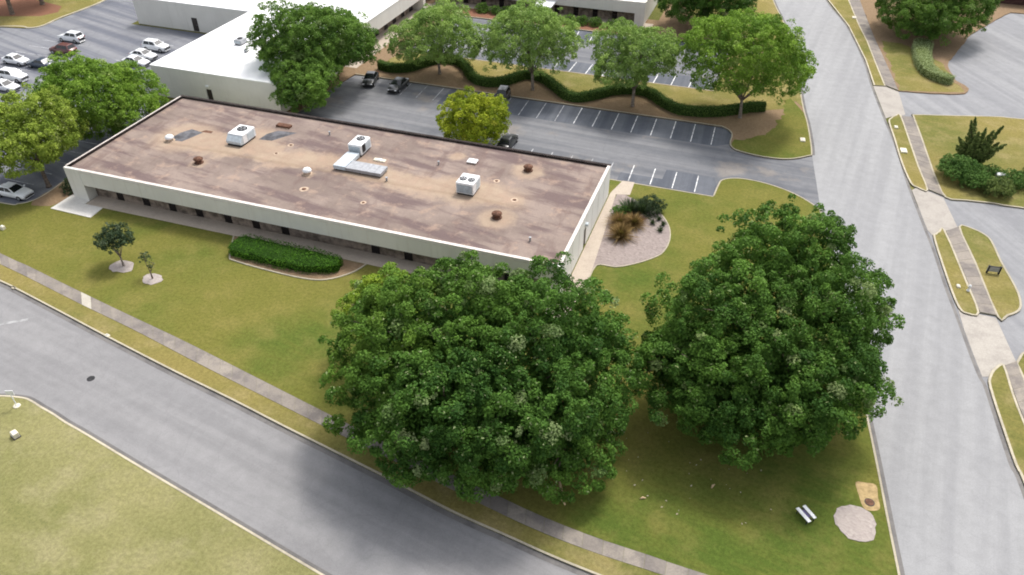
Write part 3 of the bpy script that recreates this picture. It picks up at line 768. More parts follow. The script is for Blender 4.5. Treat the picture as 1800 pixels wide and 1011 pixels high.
# flat repairs on the roof
MB().prism([(6.4, 9.9), (8.4, 10.1), (9.3, 12.9), (7.4, 13.3), (6.7, 12.0)], 3.85, 3.874).build('roof_patch', M['patch'], bld)
MB().prism([(16.9, 13.6), (18.6, 13.8), (20.4, 16.7), (17.8, 16.4), (17.0, 15.2)], 3.85, 3.874).build('roof_patch', M['patch'], bld)
MB().prism([(8.9, 13.0), (10.4, 13.1), (10.3, 13.6), (9.2, 13.6)], 3.85, 3.876).build('roof_patch', M['rust'], bld)
for (u, v, r) in ((21.4, 13.6, 0.42), (20.9, 11.2, 0.35), (28.4, 5.0, 0.55), (51.0, 10.4, 0.45), (35.9, 4.6, 0.35), (47.8, 13.6, 0.4)):
    a = MB().lathe([(r * .95, 3.84), (r * .95, 3.876), (r * 0.6, 3.878)], (u, v, 0), 14).build('roof_drain', M['tanpatch'], bld)
    MB().lathe([(r * 0.45, 3.84), (r * 0.45, 3.90), (r * 0.2, 3.93)], (u, v, 0), 10).build('strainer', M['rust'], a)
for (u, v, s) in ((36.2, 9.6, .12), (40.2, 14.9, .1), (55.0, 3.5, .1), (24.5, 17.5, .1)):
    MB().lathe([(s, 3.86), (s, 4.25), (s * 1.3, 4.28), (s * 1.3, 4.34)], (u, v, 0), 8).build('vent_pipe', M['metalg'], bld)

# ------------------------------------------------------------------ roof equipment
def roof_unit(label, loc, su, sv, h, rz=0.0, kind=0):
    t = empty('air_conditioner', (loc[0], loc[1], 3.872), rz)
    tag(t, label, 'air conditioner', 'packaged units on the brown roof')
    x, y = su / 2, sv / 2
    MB().box(-x + .1, x - .1, -y + .1, y - .1, -0.02, 0.22).build('curb', M['dark'], t)
    if kind == 0:   # cabinet with a sloping weather hood on the near end
        MB().bbox(-x, x, -y + 0.55, y, 0.222, h, 0.05).build('cabinet', M['metalw'], t)
        hd = MB(); hd.add([(-x + .03, -y, .3), (x - .03, -y, .3), (x - .03, -y, .62), (-x + .03, -y, .62), (-x + .03, -y + .549, .23), (x - .03, -y + .549, .23), (x - .03, -y + .549, h - .1), (-x + .03, -y + .549, h - .1)],
               [(0, 1, 2, 3), (3, 2, 6, 7), (0, 3, 7, 4), (1, 5, 6, 2), (0, 4, 5, 1), (4, 7, 6, 5)])
        hd.build('hood', M['metalb'], t)
    else:
        MB().bbox(-x, x, -y, y, 0.222, h, 0.06).build('cabinet', M['metalw'], t)
        gr = MB().box(-x + .12, x - .12, -y - .025, -y - .002, .32, h - .25).build('coil_grille', M['louver'], t)
        for k in range(7):
            z = .38 + k * (h - .7) / 6.5
            MB().box(-x + .15, x - .15, -y - .05, -y - .026, z, z + .05).build('slat', M['metalb'], gr)
    for sx in ((-0.25, 0.25) if kind == 1 else (0.0,)):
        cx, cy = sx * su * 0.95, (-0.15 if kind == 1 else 0.35) * y
        r = min(su, sv) * (0.2 if kind == 1 else 0.3)
        fg = MB().lathe([(r, h - .01), (r, h + .07), (r * .86, h + .07), (r * .84, h + .02)], (cx, cy, 0), 16).build('fan_ring', M['dark'], t)
        fb = MB()
        for k in range(5):
            a = 2 * math.pi * k / 5
            ca, sa = math.cos(a), math.sin(a)
            fb.add([(cx + ca * r * .1 - sa * .02, cy + sa * r * .1 + ca * .02, h + .035), (cx + ca * r * .8 - sa * .1, cy + sa * r * .8 + ca * .1, h + .06), (cx + ca * r * .8 + sa * .1, cy + sa * r * .8 - ca * .1, h + .03)], [(0, 1, 2)])
        fb.build('fan_blade', M['metalg'], fg)
    # side access panel and louvre on the +x side
    MB().box(x + .002, x + .02, -y * .1, y * .8, .32, h - .2).build('access_panel', M['metalb'], t)
    if kind == 2:
        MB().box(x + .022, x + .05, -y * .75, -y * .2, .4, h - .12).build('dark_opening', M['dark'], t)
    return t
roof_unit('pale blue-white box unit with sloping hood, leftmost on the brown roof', (15.2, 12.6), 2.1, 3.1, 1.35, 0.0, 0)
roof_unit('white unit at the end of the L-shaped duct on the roof', (30.1, 14.9), 1.7, 2.5, 1.45, 0.0, 2)
roof_unit('white boxy unit with louvred front, rightmost on the brown roof', (45.6, 10.6), 2.0, 2.2, 1.5, 0.0, 1)
dk = empty('air_duct', (0, 0, 0))
tag(dk, 'grey metal L-shaped duct on the brown roof', 'duct')
MB().bbox(30.85, 35.3, 9.9, 11.75, 4.05, 4.42, 0.03).build('duct_arm', M['metalg'], dk)
MB().bbox(29.3, 30.84, 9.9, 13.4, 4.05, 4.5, 0.03).build('duct_arm', M['metalb'], dk)
for (u, v) in ((29.6, 10.1), (32.6, 10.1), (35.0, 10.1), (35.0, 11.5), (32.6, 11.5), (29.6, 13.1)):
    MB().box(u - .06, u + .06, v - .06, v + .06, 3.86, 4.06).build('leg', M['dark'], dk)
for i in range(4):
    MB().box(31.6 + i * .95, 31.66 + i * .95, 9.885, 11.765, 4.06, 4.445).build('seam', M['metalg'], dk)

def mushroom(label, u, v):
    t = empty('roof_vent', (u, v, 3.872))
    tag(t, label, 'roof vent', 'rusty mushroom vents on the roof')
    MB().lathe([(.55, -.02), (.55, .05), (.32, .09), (.30, .42)], seg=14).build('base', M['rust'], t)
    MB().lathe([(.40, .40), (.55, .44), (.55, .52), (.40, .64), (.12, .70)], seg=16).build('cap', M['rust'], t, True)
mushroom('rusty round roof vent nearest the left end of the roof', 13.7, 6.3)
mushroom('rusty round roof vent near the back right corner of the roof', 50.4, 17.0)
mushroom('rusty round roof vent near the front right corner of the roof', 50.4, 6.5)
def dome(label, u, v, r):
    t = empty('roof_turbine', (u, v, 3.872))
    tag(t, label, 'roof vent')
    MB().lathe([(r * 1.2, -.02), (r * 1.15, .05), (r * .75, .08), (r * .75, .3)], seg=14).build('base', M['tanpatch'], t)
    MB().lathe([(r * .8, .28), (r * 1.05, .36), (r * 1.05, .5), (r * .8, .68), (r * .3, .78), (r * .05, .8)], seg=16).build('dome', M['metalw'], t, True)
dome('white domed vent standing alone near the middle of the brown roof', 27.0, 8.1, .48)
dome('white domed vent on the dark patch near the left end of the roof', 6.9, 9.8, .5)
hq = empty('roof_hatch', (43.7, 16.7, 3.872)); tag(hq, 'flat white hatch behind the rightmost roof unit', 'roof hatch')
MB().box(-.5, .5, -.4, .4, -.02, .16).build('curb', M['tanpatch'], hq)
MB().bbox(-.58, .58, -.48, .48, .16, .26, .03).build('lid', M['metalw'], hq)
hq = empty('roof_hatch', (18.0, 17.6, 3.872)); tag(hq, 'low rusty hood behind the leftmost roof unit', 'roof hatch')
MB().bbox(-1.0, .9, -.4, .4, -.02, .3, .05).build('lid', M['rust'], hq)
MB().box(-.9, .8, -.5, -.401, -.02, .06).build('curb', M['tanpatch'], hq)
hq = empty('roof_box', (33.3, 13.6, 3.872)); tag(hq, 'small pale slab beside the L-shaped duct unit', 'roof pad')
MB().bbox(-.75, .75, -.3, .3, -.02, .12, .03).build('slab', M['cap'], hq)
MB().box(-.2, .25, -.2, .2, .121, .18).build('cap', M['metalw'], hq)

# ------------------------------------------------------------------ white roofed building behind
wb = empty('white_building', (0, 0, 0))
tag(wb, 'low building with bright white flat roof behind the brown roof', 'building')
def flat_block(parent, u0, u1, v0, v1, h, wall, roof):
    MB().box(u0, u1, v0, v1, -0.1, h - 0.12).build('wall', wall, parent)
    MB().box(u0 + .25, u1 - .25, v0 + .25, v1 - .25, h - .125, h - .06).build('roof', roof, parent)
    for a in ((u0 - .02, u1 + .02, v0 - .02, v0 + .26), (u0 - .02, u1 + .02, v1 - .26, v1 + .02), (u0 - .02, u0 + .26, v0 + .265, v1 - .265), (u1 - .26, u1 + .02, v0 + .265, v1 - .265)):
        MB().box(*a, h - .119, h).build('parapet', M['whiteroof'], parent)
w = MB(); w.box(-10.4, 8.7, 27.75, 92, -0.1, 4.48); w.build('wall', M['white'], wb)
# front wall with a door opening
w = MB(); w.box(-10.4, -1.6, 27.45, 27.74, -0.1, 4.48); w.box(-0.6, 10.6, 27.45, 27.74, -0.1, 4.48); w.box(-1.6, -.6, 27.45, 27.74, 2.15, 4.48); w.build('front_wall', M['white'], wb)
dr = MB().box(-1.595, -.605, 27.62, 27.70, .02, 2.14).build('door', M['frame'], wb)
MB().box(-.76, -.7, 27.56, 27.618, 1.0, 1.12).build('handle', M['metalg'], dr)
MB().bbox(-1.35, -.85, 27.2, 27.448, 2.55, 2.75, .03).build('wall_lamp', M['metalw'], wb)
MB().box(-10.2, 10.4, 27.7, 92, 4.485, 4.55).build('roof', M['whiteroof'], wb)
for a in ((-10.45, 10.65, 27.42, 27.68), (-10.45, -10.19, 27.685, 92), (10.39, 10.65, 27.685, 92)):
    MB().box(*a, 4.484, 4.62).build('parapet', M['whiteroof'], wb)
MB().box(8.702, 10.6, 27.745, 44, -0.1, 4.48).build('side_wall', M['white'], wb)
MB().box(10.3, 10.6, 44.0, 75.0, SOF, 4.48).build('fascia', M['white'], wb)
MB().box(8.702, 10.3, 44.002, 75.0, SOF + .1, SOF + .2).build('soffit', M['soffit'], wb)
MB().bbox(8.702, 11.0, 75.002, 76.0, -0.1, 4.47, .03).build('corner_pillar', M['white'], wb)
MB().box(8.702, 8.83, 44.0, 75.0, 0.0, SOF + .09).build('stone_wall', M['stone'], wb)
for k in range(9):
    window(wb, 46.0 + 3.4 * k, 47.2 + 3.4 * k, 8.832, .05, SOF + .05, 'y', 1)
# left wing
flat_block(wb, -34.6, -10.46, 52.0, 92, 4.7, M['white'], M['whiteroof'])
dr = MB().box(-22.7, -21.6, 51.93, 51.998, .0, 2.3).build('door', M['frame'], wb)
MB().box(-21.8, -21.74, 51.87, 51.928, 1.0, 1.12).build('handle', M['metalg'], dr)
def white_unit(label, u, v, su, sv, h):
    t = empty('air_conditioner', (u, v, 4.552)); tag(t, label, 'air conditioner', 'units on the white roof')
    MB().box(-su / 2 + .1, su / 2 - .1, -sv / 2 + .1, sv / 2 - .1, -.02, .15).build('curb', M['dark'], t)
    MB().bbox(-su / 2, su / 2, -sv / 2, sv / 2, .152, h, .05).build('cabinet', M['metalg'], t)
    MB().lathe([(su * .3, h - .01), (su * .3, h + .08), (su * .2, h + .08)], seg=12).build('fan_ring', M['dark'], t)
    MB().box(-su / 2 + .1, su / 2 - .1, -sv / 2 - .02, -sv / 2 - .002, .3, h - .15).build('coil_grille', M['louver'], t)
white_unit('grey unit on the white roof nearest its left edge', -3.0, 39.0, 1.3, 1.6, .8)
white_unit('low grey unit on the white roof beside another grey unit', -.4, 39.6, 1.0, .8, .45)
white_unit('grey unit at the far end of the white roof', 3.5, 66.0, 1.6, 2.0, .9)
white_unit('smallest grey unit on the white roof', -.2, 36.3, .6, .6, .4)

# ------------------------------------------------------------------ far building along the top
fb = empty('far_building', (0, 0, 0)); tag(fb, 'far low building with white fascia and dark windows at the top', 'building')
MB().box(11.0, 51.4, 81.9, 112, -0.1, 3.95).build('wall', M['white'], fb)
MB().box(11.0, 51.2, 80.3, 112, 3.952, 4.04).build('roof', M['whiteroof'], fb)
MB().box(11.02, 49.7, 80.0, 80.298, SOF, 4.1).build('fascia', M['white'], fb)
MB().bbox(49.702, 51.45, 79.95, 81.898, -0.1, 4.13, .03).build('corner_pillar', M['white'], fb)
MB().box(11.02, 49.7, 80.3, 81.898, SOF + .08, SOF + .18).build('soffit', M['soffit'], fb)
w = MB(); last = 11.02
fw = [13.2 + 3.62 * k for k in range(10)]
for c in fw:
    w.box(last, c - .5, 81.6, 81.89, -0.05, SOF + .078); last = c + .5
w.box(last, 49.7, 81.6, 81.89, -0.05, SOF + .078); w.build('stone_wall', M['stone'], fb)
for c in fw:
    window(fb, c - .498, c + .498, 81.7, .05, SOF + .07, 'x', 1)
cn = empty('entrance_canopy', (33.6, 78.2, 0)); tag(cn, 'white entrance canopy in front of the far building', 'canopy')
MB().bbox(-1.6, 1.6, -1.8, 1.8, 2.5, 2.75, .04).build('canopy_roof', M['metalw'], cn)
for sx in (-1, 1):
    MB().box(sx * 1.4 - .09, sx * 1.4 + .09, -1.65, -1.47, 0, 2.499).build('post', M['metalw'], cn)
struct('walkway', 'concrete walkway along the far building front', 'walkway', MB().prism([(11, 79.1), (53, 79.1), (53, 81.6), (11, 81.6)], -0.02, .03), M['paving'])
struct('walkway', 'concrete walkway along the right side of the white roofed building', 'walkway', MB().prism([(8.85, 46), (12.4, 46), (12.4, 79.05), (8.85, 79.05)], -0.02, .034), M['paving'])
bh = empty('brick_building', (118, 122, 0)); tag(bh, 'dark brown brick building at the top right corner', 'building')
MB().box(-5, 16, -7, 10, -.1, 3.4).build('wall', M['brownwall'], bh)
MB().bbox(-5.4, 16.4, -7.4, 10.4, 3.402, 3.8, .05).build('roof', M['coping'], bh)
for k in range(4):
    window(bh, -3.5 + 3.6 * k, -2.0 + 3.6 * k, -7.002, .9, 2.4, 'x', -1)

# ------------------------------------------------------------------ foliage
def fib(n, r):
    k = np.arange(n) + 0.5
    ph = np.arccos(1 - 2 * k / n) ; th = math.pi * (1 + 5 ** 0.5) * k + r.uniform(0, 6)
    return np.stack([np.cos(th) * np.sin(ph), np.sin(th) * np.sin(ph), np.cos(ph)], 1)
def unit(a):
    return a / (np.linalg.norm(a, axis=1)[:, None] + 1e-9)

def leaf_mesh(name, pos, nrm, size, tint, mat, r, aspect=0.55, fold=0.12, along=None):
    """one diamond leaf per point; a real leaf-sized face with its own direction"""
    n = len(pos)
    nrm = unit(nrm)
    t = along if along is not None else unit(np.cross(nrm, r.normal(size=(n, 3))))
    t = unit(t)
    s = unit(np.cross(nrm, t))
    size = np.broadcast_to(size, (n,))[:, None]
    V = np.empty((n, 4, 3), np.float32)
    V[:, 0] = pos - t * size * 0.5
    V[:, 1] = pos + s * size * aspect * 0.5 + t * size * 0.05 + nrm * size * fold
    V[:, 2] = pos + t * size * 0.5
    V[:, 3] = pos - s * size * aspect * 0.5 + t * size * 0.05 + nrm * size * fold
    me = bpy.data.meshes.new(name)
    me.vertices.add(n * 4); me.loops.add(n * 4); me.polygons.add(n)
    me.vertices.foreach_set('co', V.ravel())
    me.loops.foreach_set('vertex_index', np.arange(n * 4, dtype=np.int32))
    me.polygons.foreach_set('loop_start', np.arange(0, n * 4, 4, dtype=np.int32))
    me.update(calc_edges=True)
    at = me.attributes.new('tint', 'FLOAT_COLOR', 'POINT')
    c = np.ones((n, 4, 4), np.float32)
    c[:, :, :3] = np.clip(tint, 0, 1)[:, None, :]
    at.data.foreach_set('color', c.ravel())
    me.materials.append(mat)
    return me

def waves(p, r, wl, n=7):
    """smooth random field in space, about -1..1"""
    K = unit(r.normal(size=(n, 3))) * (2 * math.pi / (wl * r.uniform(.7, 1.4, n)))[:, None]
    return np.sin(p @ K.T + r.uniform(0, 6.3, n)).sum(1) / math.sqrt(n) * 1.1

def crown_points(lobes, spacing, cr, nl, r, flat=0.85, low=-0.45, keep=1.0, pale=0.06, leaf=0.26, core=1.0, lobe_tint=None, bough=3.4, lobe_lime=None):
    C, D, T, LM = [], [], [], []
    for i, (x, y, z, rad) in enumerate(lobes):
        d = fib(max(8, int(4 * math.pi * rad * rad / (spacing * spacing))), r)
        d = unit(d + r.normal(scale=0.10, size=d.shape))
        rr = rad * r.uniform(0.78, 1.10, len(d))
        # shallow scallops so that the outline is not a ball
        rr *= 1.0 + 0.07 * np.sin(d[:, 0] * 5 + i) * np.sin(d[:, 1] * 6 + 2 * i) + 0.05 * np.sin(d[:, 2] * 7 + i)
        p = np.array([x, y, z]) + d * rr[:, None] * np.array([1, 1, flat])
        wv = waves(p, np.random.default_rng(77), bough)
        p = p + d * (np.clip(wv, -1.3, .9) * bough * .22)[:, None]
        ok = (wv > -1.05) & (d[:, 2] > low) & (r.uniform(size=len(d)) < keep)
        for j, (x2, y2, z2, r2) in enumerate(lobes):
            if j != i:
                q = (p - np.array([x2, y2, z2])) / np.array([1, 1, flat])
                ok &= np.linalg.norm(q, axis=1) > r2 * 0.80
        p, d = p[ok], d[ok]
        C.append(p); D.append(d)
        LM.append(np.full(len(p), 0 if lobe_lime is None else lobe_lime[i]))
        T.append(np.full(len(p), 0 if lobe_tint is None else lobe_tint[i]))
    C, D, T = np.concatenate(C), np.concatenate(D), np.concatenate(T)
    LM = np.concatenate(LM)
    m = len(C)
    crs = cr * r.uniform(0.5, 1.4, m)
    base_t = np.clip(r.normal(0.45, 0.16, m) + .16 * waves(C, r, bough * 1.6) + T, 0.0, 1.25)
    is_pale = (r.uniform(size=m) < pale) * r.uniform(0.3, 1.0, m)
    cnt = np.maximum(12, (nl * (crs / cr) ** 2).astype(int))
    idx = np.repeat(np.arange(m), cnt)
    n = len(idx)
    up = np.array([0, 0, 1.0])
    axis = unit(D[idx] * 0.8 + up * 0.7)
    d = unit(r.normal(size=(n, 3)))
    d = unit(d + axis * 0.75)
    rad = crs[idx] * r.uniform(0.35, 1.0, n) ** 0.6
    sq = r.uniform(.65, 1.35, (m, 3))
    pos = C[idx] + d * rad[:, None] * sq[idx] * np.array([1, 1, 0.85])
    nrm = unit(d * 0.6 + up * 0.45 + r.normal(scale=0.55, size=(n, 3)))
    size = leaf * r.uniform(0.7, 1.35, n)
    t0 = base_t[idx] + r.normal(scale=0.14, size=n)
    t2 = np.clip(LM[idx] * (1 + .5 * waves(C, np.random.default_rng(3), 2.5))[idx], 0, 1)
    t1 = is_pale[idx] * 0.6 + (r.uniform(size=n) < 0.02) * 0.8
    # leaves deeper in the crown, sparse and larger, hide what is behind
    P2 = []
    for (x, y, z, rad_) in lobes:
        k = int(core * 26 * rad_ * rad_)
        if k < 1: continue
        dd = unit(r.normal(size=(k, 3)))
        P2.append(np.array([x, y, z]) + dd * (rad_ * r.uniform(0.25, 0.74, k))[:, None] * np.array([1, 1, flat]))
    if P2:
        P2 = np.concatenate(P2)
        k = len(P2)
        pos = np.concatenate([pos, P2]); nrm = np.concatenate([nrm, unit(r.normal(size=(k, 3)) + up * 0.6)])
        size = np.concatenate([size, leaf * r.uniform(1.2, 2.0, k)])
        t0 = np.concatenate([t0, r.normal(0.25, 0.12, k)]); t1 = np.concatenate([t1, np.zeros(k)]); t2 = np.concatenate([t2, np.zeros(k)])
    tint = np.stack([t0, t1, t2], 1)
    return C, pos, nrm, size, tint

def limbs(base, lobes, r, trunk_r, fork, n_sub=3, flat=0.85):
    mb = MB()
    base = Vector(base)
    cx = np.mean([l[0] for l in lobes]); cy = np.mean([l[1] for l in lobes])
    f = Vector((base.x + (cx - base.x) * 0.25, base.y + (cy - base.y) * 0.25, fork))
    mb.tube([base - Vector((0, 0, .15)), base + Vector((0, 0, .12)), base + (f - base) * .35, base + (f - base) * .7, f], [trunk_r * 1.7, trunk_r * 1.2, trunk_r, trunk_r * .92, trunk_r * .85], 10)
    for (x, y, z, rad) in lobes:
        c = Vector((x, y, z))
        m1 = f + (c - f) * .45 + Vector((r.normal() * .3, r.normal() * .3, .3))
        mb.tube([f - Vector((0, 0, .2)), m1, c], [trunk_r * .55, trunk_r * .38, trunk_r * .22], 7)
        for k in range(n_sub):
            d = Vector(r.normal(size=3)); d.z = abs(d.z) * .6; d.normalize()
            e = c + d * rad * .9
            mb.tube([m1 + (c - m1) * .7, c + d * rad * .45 + Vector((0, 0, .15)), e], [trunk_r * .2, trunk_r * .12, trunk_r * .04], 5)
    return mb

def make_tree(name, label, base, lobes, mat, seed, cat='tree', group=None, trunk=0.3, fork=2.2, bark='bark', leaf=0.26, spacing=0.95, cr=0.75, nl=90, **kw):
    r = np.random.default_rng(seed)
    t = empty(name, (base[0], base[1], 0.0))
    tag(t, label, cat, group)
    rel = [(x - base[0], y - base[1], z, rad) for (x, y, z, rad) in lobes]
    C, pos, nrm, size, tint = crown_points(rel, spacing, cr, nl, r, leaf=leaf, **kw)
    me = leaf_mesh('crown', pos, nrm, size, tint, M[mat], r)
    o = bpy.data.objects.new('crown', me); o.parent = t; COL.objects.link(o)
    limbs((0, 0, 0), rel, r, trunk, fork).build('trunk', M[bark], t, True)
    return t

def round_lobes(c, rad, seed, n=9, hz=0.75, sub=0.5, out=0.58):
    """a crown of several overlapping lobes around one centre"""
    r = np.random.default_rng(seed)
    x, y, z = c
    L = [(x, y, z + rad * 0.1, rad * 0.62)]
    for k in range(n):
        a = 2 * math.pi * (k + r.uniform(-.3, .3)) / n * (1 if k % 2 else 1)
        e = r.uniform(-0.6, 0.8)
        d = rad * out * r.uniform(.85, 1.15)
        L.append((x + d * math.cos(a) * math.cos(e), y + d * math.sin(a) * math.cos(e), z + rad * hz * out * math.sin(e) * 1.3, rad * sub * r.uniform(.8, 1.12)))
    return L

OAK_L = [(56.4, -15.5, 8.5, 5.4), (51.6, -17.2, 7.5, 5.0), (61.9, -14.1, 8.0, 5.4), (51.9, -20.7, 6.0, 4.1), (56.7, -22.0, 6.5, 4.9), (61.9, -19.6, 6.5, 5.3), (65.0, -14.2, 6.0, 3.7), (60.6, -23.1, 4.0, 2.9), (65.6, -20.9, 3.8, 3.2), (54.0, -23.1, 4.0, 3.1), (46.6, -12.2, 5.6, 3.1), (67.0, -17.0, 4.5, 1.9)]
OAK_R = [(78.8, -1.1, 9.5, 5.5), (75.3, -7.3, 8.0, 5.3), (82.3, -4.2, 8.0, 5.0), (73.8, -11.8, 6.0, 4.1), (80.8, -10.8, 5.5, 4.7), (77.4, -13.1, 4.5, 3.6), (70.9, -11.0, 5.0, 2.8), (84.7, -7.7, 4.5, 2.7)]
OAK_L += [(53.2, -18.5, 3.6, 3.4), (57.5, -19.0, 3.4, 3.6), (62.5, -17.0, 3.6, 3.6), (63.0, -20.6, 3.2, 2.8)]
OAK_R += [(74.5, -9.0, 3.6, 3.6), (79.5, -7.5, 3.6, 3.8), (82.6, -5.5, 3.8, 3.2), (79.0, -11.0, 3.2, 3.4)]
OAK_L = [(x, y, z, q * .955) for x, y, z, q in OAK_L]
OAK_R = [(x, y, z, q * .955) for x, y, z, q in OAK_R]
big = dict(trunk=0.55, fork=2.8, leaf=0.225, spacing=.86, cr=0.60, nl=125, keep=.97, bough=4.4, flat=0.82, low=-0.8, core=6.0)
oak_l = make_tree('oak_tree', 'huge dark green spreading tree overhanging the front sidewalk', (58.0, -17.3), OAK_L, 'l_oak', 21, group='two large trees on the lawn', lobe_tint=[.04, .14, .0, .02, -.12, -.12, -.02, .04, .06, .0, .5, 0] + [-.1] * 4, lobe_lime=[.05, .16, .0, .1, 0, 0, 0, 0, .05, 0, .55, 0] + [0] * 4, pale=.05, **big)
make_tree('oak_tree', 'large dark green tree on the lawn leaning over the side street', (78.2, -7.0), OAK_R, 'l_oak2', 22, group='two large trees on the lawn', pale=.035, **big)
# pale torn limb hanging from the lower edge of the left tree
bl = MB(); bl.tube([(7.7, -5.2, 2.1), (7.95, -5.6, 1.6), (8.2, -5.95, 1.15), (8.45, -6.2, .95)], [.08, .13, .12, .05], 7)
bo = bl.build('broken_limb', M['wood'], oak_l, True); bo['label'] = 'pale broken limb with torn wood'

mid = dict(leaf=0.25, spacing=0.82, cr=0.62, nl=72, low=-.7, bough=3.0, trunk=.22, fork=2.6)
T = [
 ('shade_tree', 'bright green broad tree beside the left parking lot', (-8.6, 16.0), (-7.4, 15.0), 5.3, 6.9, 'l_bright', 31, dict(core=1.6)),
 ('shade_tree', 'yellow-green tree cut by the left edge of the picture', (-5.2, 1.2), (-7.6, 2.6), 5.0, 6.0, 'l_yel', 32, dict(core=1.5)),
 ('shade_tree', 'tall dark green tree in front of the white roof', (11.6, 38.5), (10.8, 38.0), 6.4, 8.2, 'l_mid', 33, dict(core=1.6)),
 ('shade_tree', 'smaller green tree close behind the brown roof', (12.3, 30.5), (13.6, 29.8), 4.0, 4.4, 'l_mid', 34, dict(core=1.6, lobe=.12)),
 ('shade_tree', 'round open tree in the hedge strip, leftmost of its row', (25.7, 48.3), (25.8, 47.6), 6.0, 6.3, 'l_lot', 35, dict(core=.9, low=-.5, nl=60)),
 ('shade_tree', 'round open tree in the hedge strip, second from left', (41.3, 47.2), (40.6, 47.8), 7.2, 6.5, 'l_lot', 36, dict(core=.9, low=-.5, nl=60)),
 ('shade_tree', 'round open tree in the hedge strip, third from left', (56.6, 46.4), (56.2, 46.9), 7.0, 6.0, 'l_lot', 37, dict(core=.9, low=-.5, nl=60)),
 ('shade_tree', 'largest tree of the hedge strip row, beside the side street', (71.6, 47.6), (70.9, 48.3), 8.2, 8.1, 'l_bright', 38, dict(core=.9, low=-.5, nl=60)),
 ('shade_tree', 'golden green round tree just behind the brown roof', (39.9, 27.3), (39.9, 27.3), 3.4, 4.3, 'l_gold', 39, dict(core=1.0, low=-.9, fork=1.2)),
 ('shade_tree', 'wide dark green tree at the top right', (101.0, 95.5), (99.0, 92.5), 5.0, 9.2, 'l_mid', 40, dict(core=1.6)),
 ('shade_tree', 'dark green tree at the top right of the far building', (62.0, 84.5), (62.0, 83.4), 5.6, 7.6, 'l_oak', 41, dict(core=1.6)),
]
for (nm, lab, b0, c0, z, rad, mt, sd, kw) in T:
    kw = dict(kw)
    lt = kw.pop('lobe', None)
    lob = round_lobes((c0[0], c0[1], z), rad * .95, sd, n=11)
    if lt: kw['lobe_tint'] = [lt] * len(lob)
    make_tree(nm, lab, b0, lob, mt, sd, group='shade trees', bark='barkp' if 35 <= sd <= 38 else 'bark', pale=.05, **{**mid, **kw})
for lab, b0, sd in (('tree trunk leaning at the extreme upper left corner', (-60.1, 48.4), 42), ('tree at the upper left edge beside the lot road', (-59.2, 54.6), 43)):
    make_tree('shade_tree', lab, b0, round_lobes((b0[0] - 1, b0[1] + 2, 10.5), 5.0, sd, n=8), 'l_mid', sd, group='shade trees', **{**mid, 'trunk': .35, 'fork': 5.0})

# small lawn trees
make_tree('small_tree', 'small dark leaved tree on a mulch ring in the front lawn', (14.9, -9.2), round_lobes((14.4, -8.8, 2.9), 1.6, 51, n=7), 'l_dark', 51, trunk=.09, fork=1.2, bark='barkp', leaf=.2, spacing=.42, cr=.3, nl=24, core=3.0, bough=1.2)
make_tree('sapling', 'thin sapling with few leaves on a mulch ring', (19.2, -10.0), [(18.5, -9.6, 2.0, .45), (18.9, -9.8, 2.5, .35), (19.5, -10.0, 1.6, .3)], 'l_dark', 52, trunk=.07, fork=1.0, bark='bark', leaf=.16, spacing=.42, cr=.22, nl=16, core=1.0, bough=1.0)

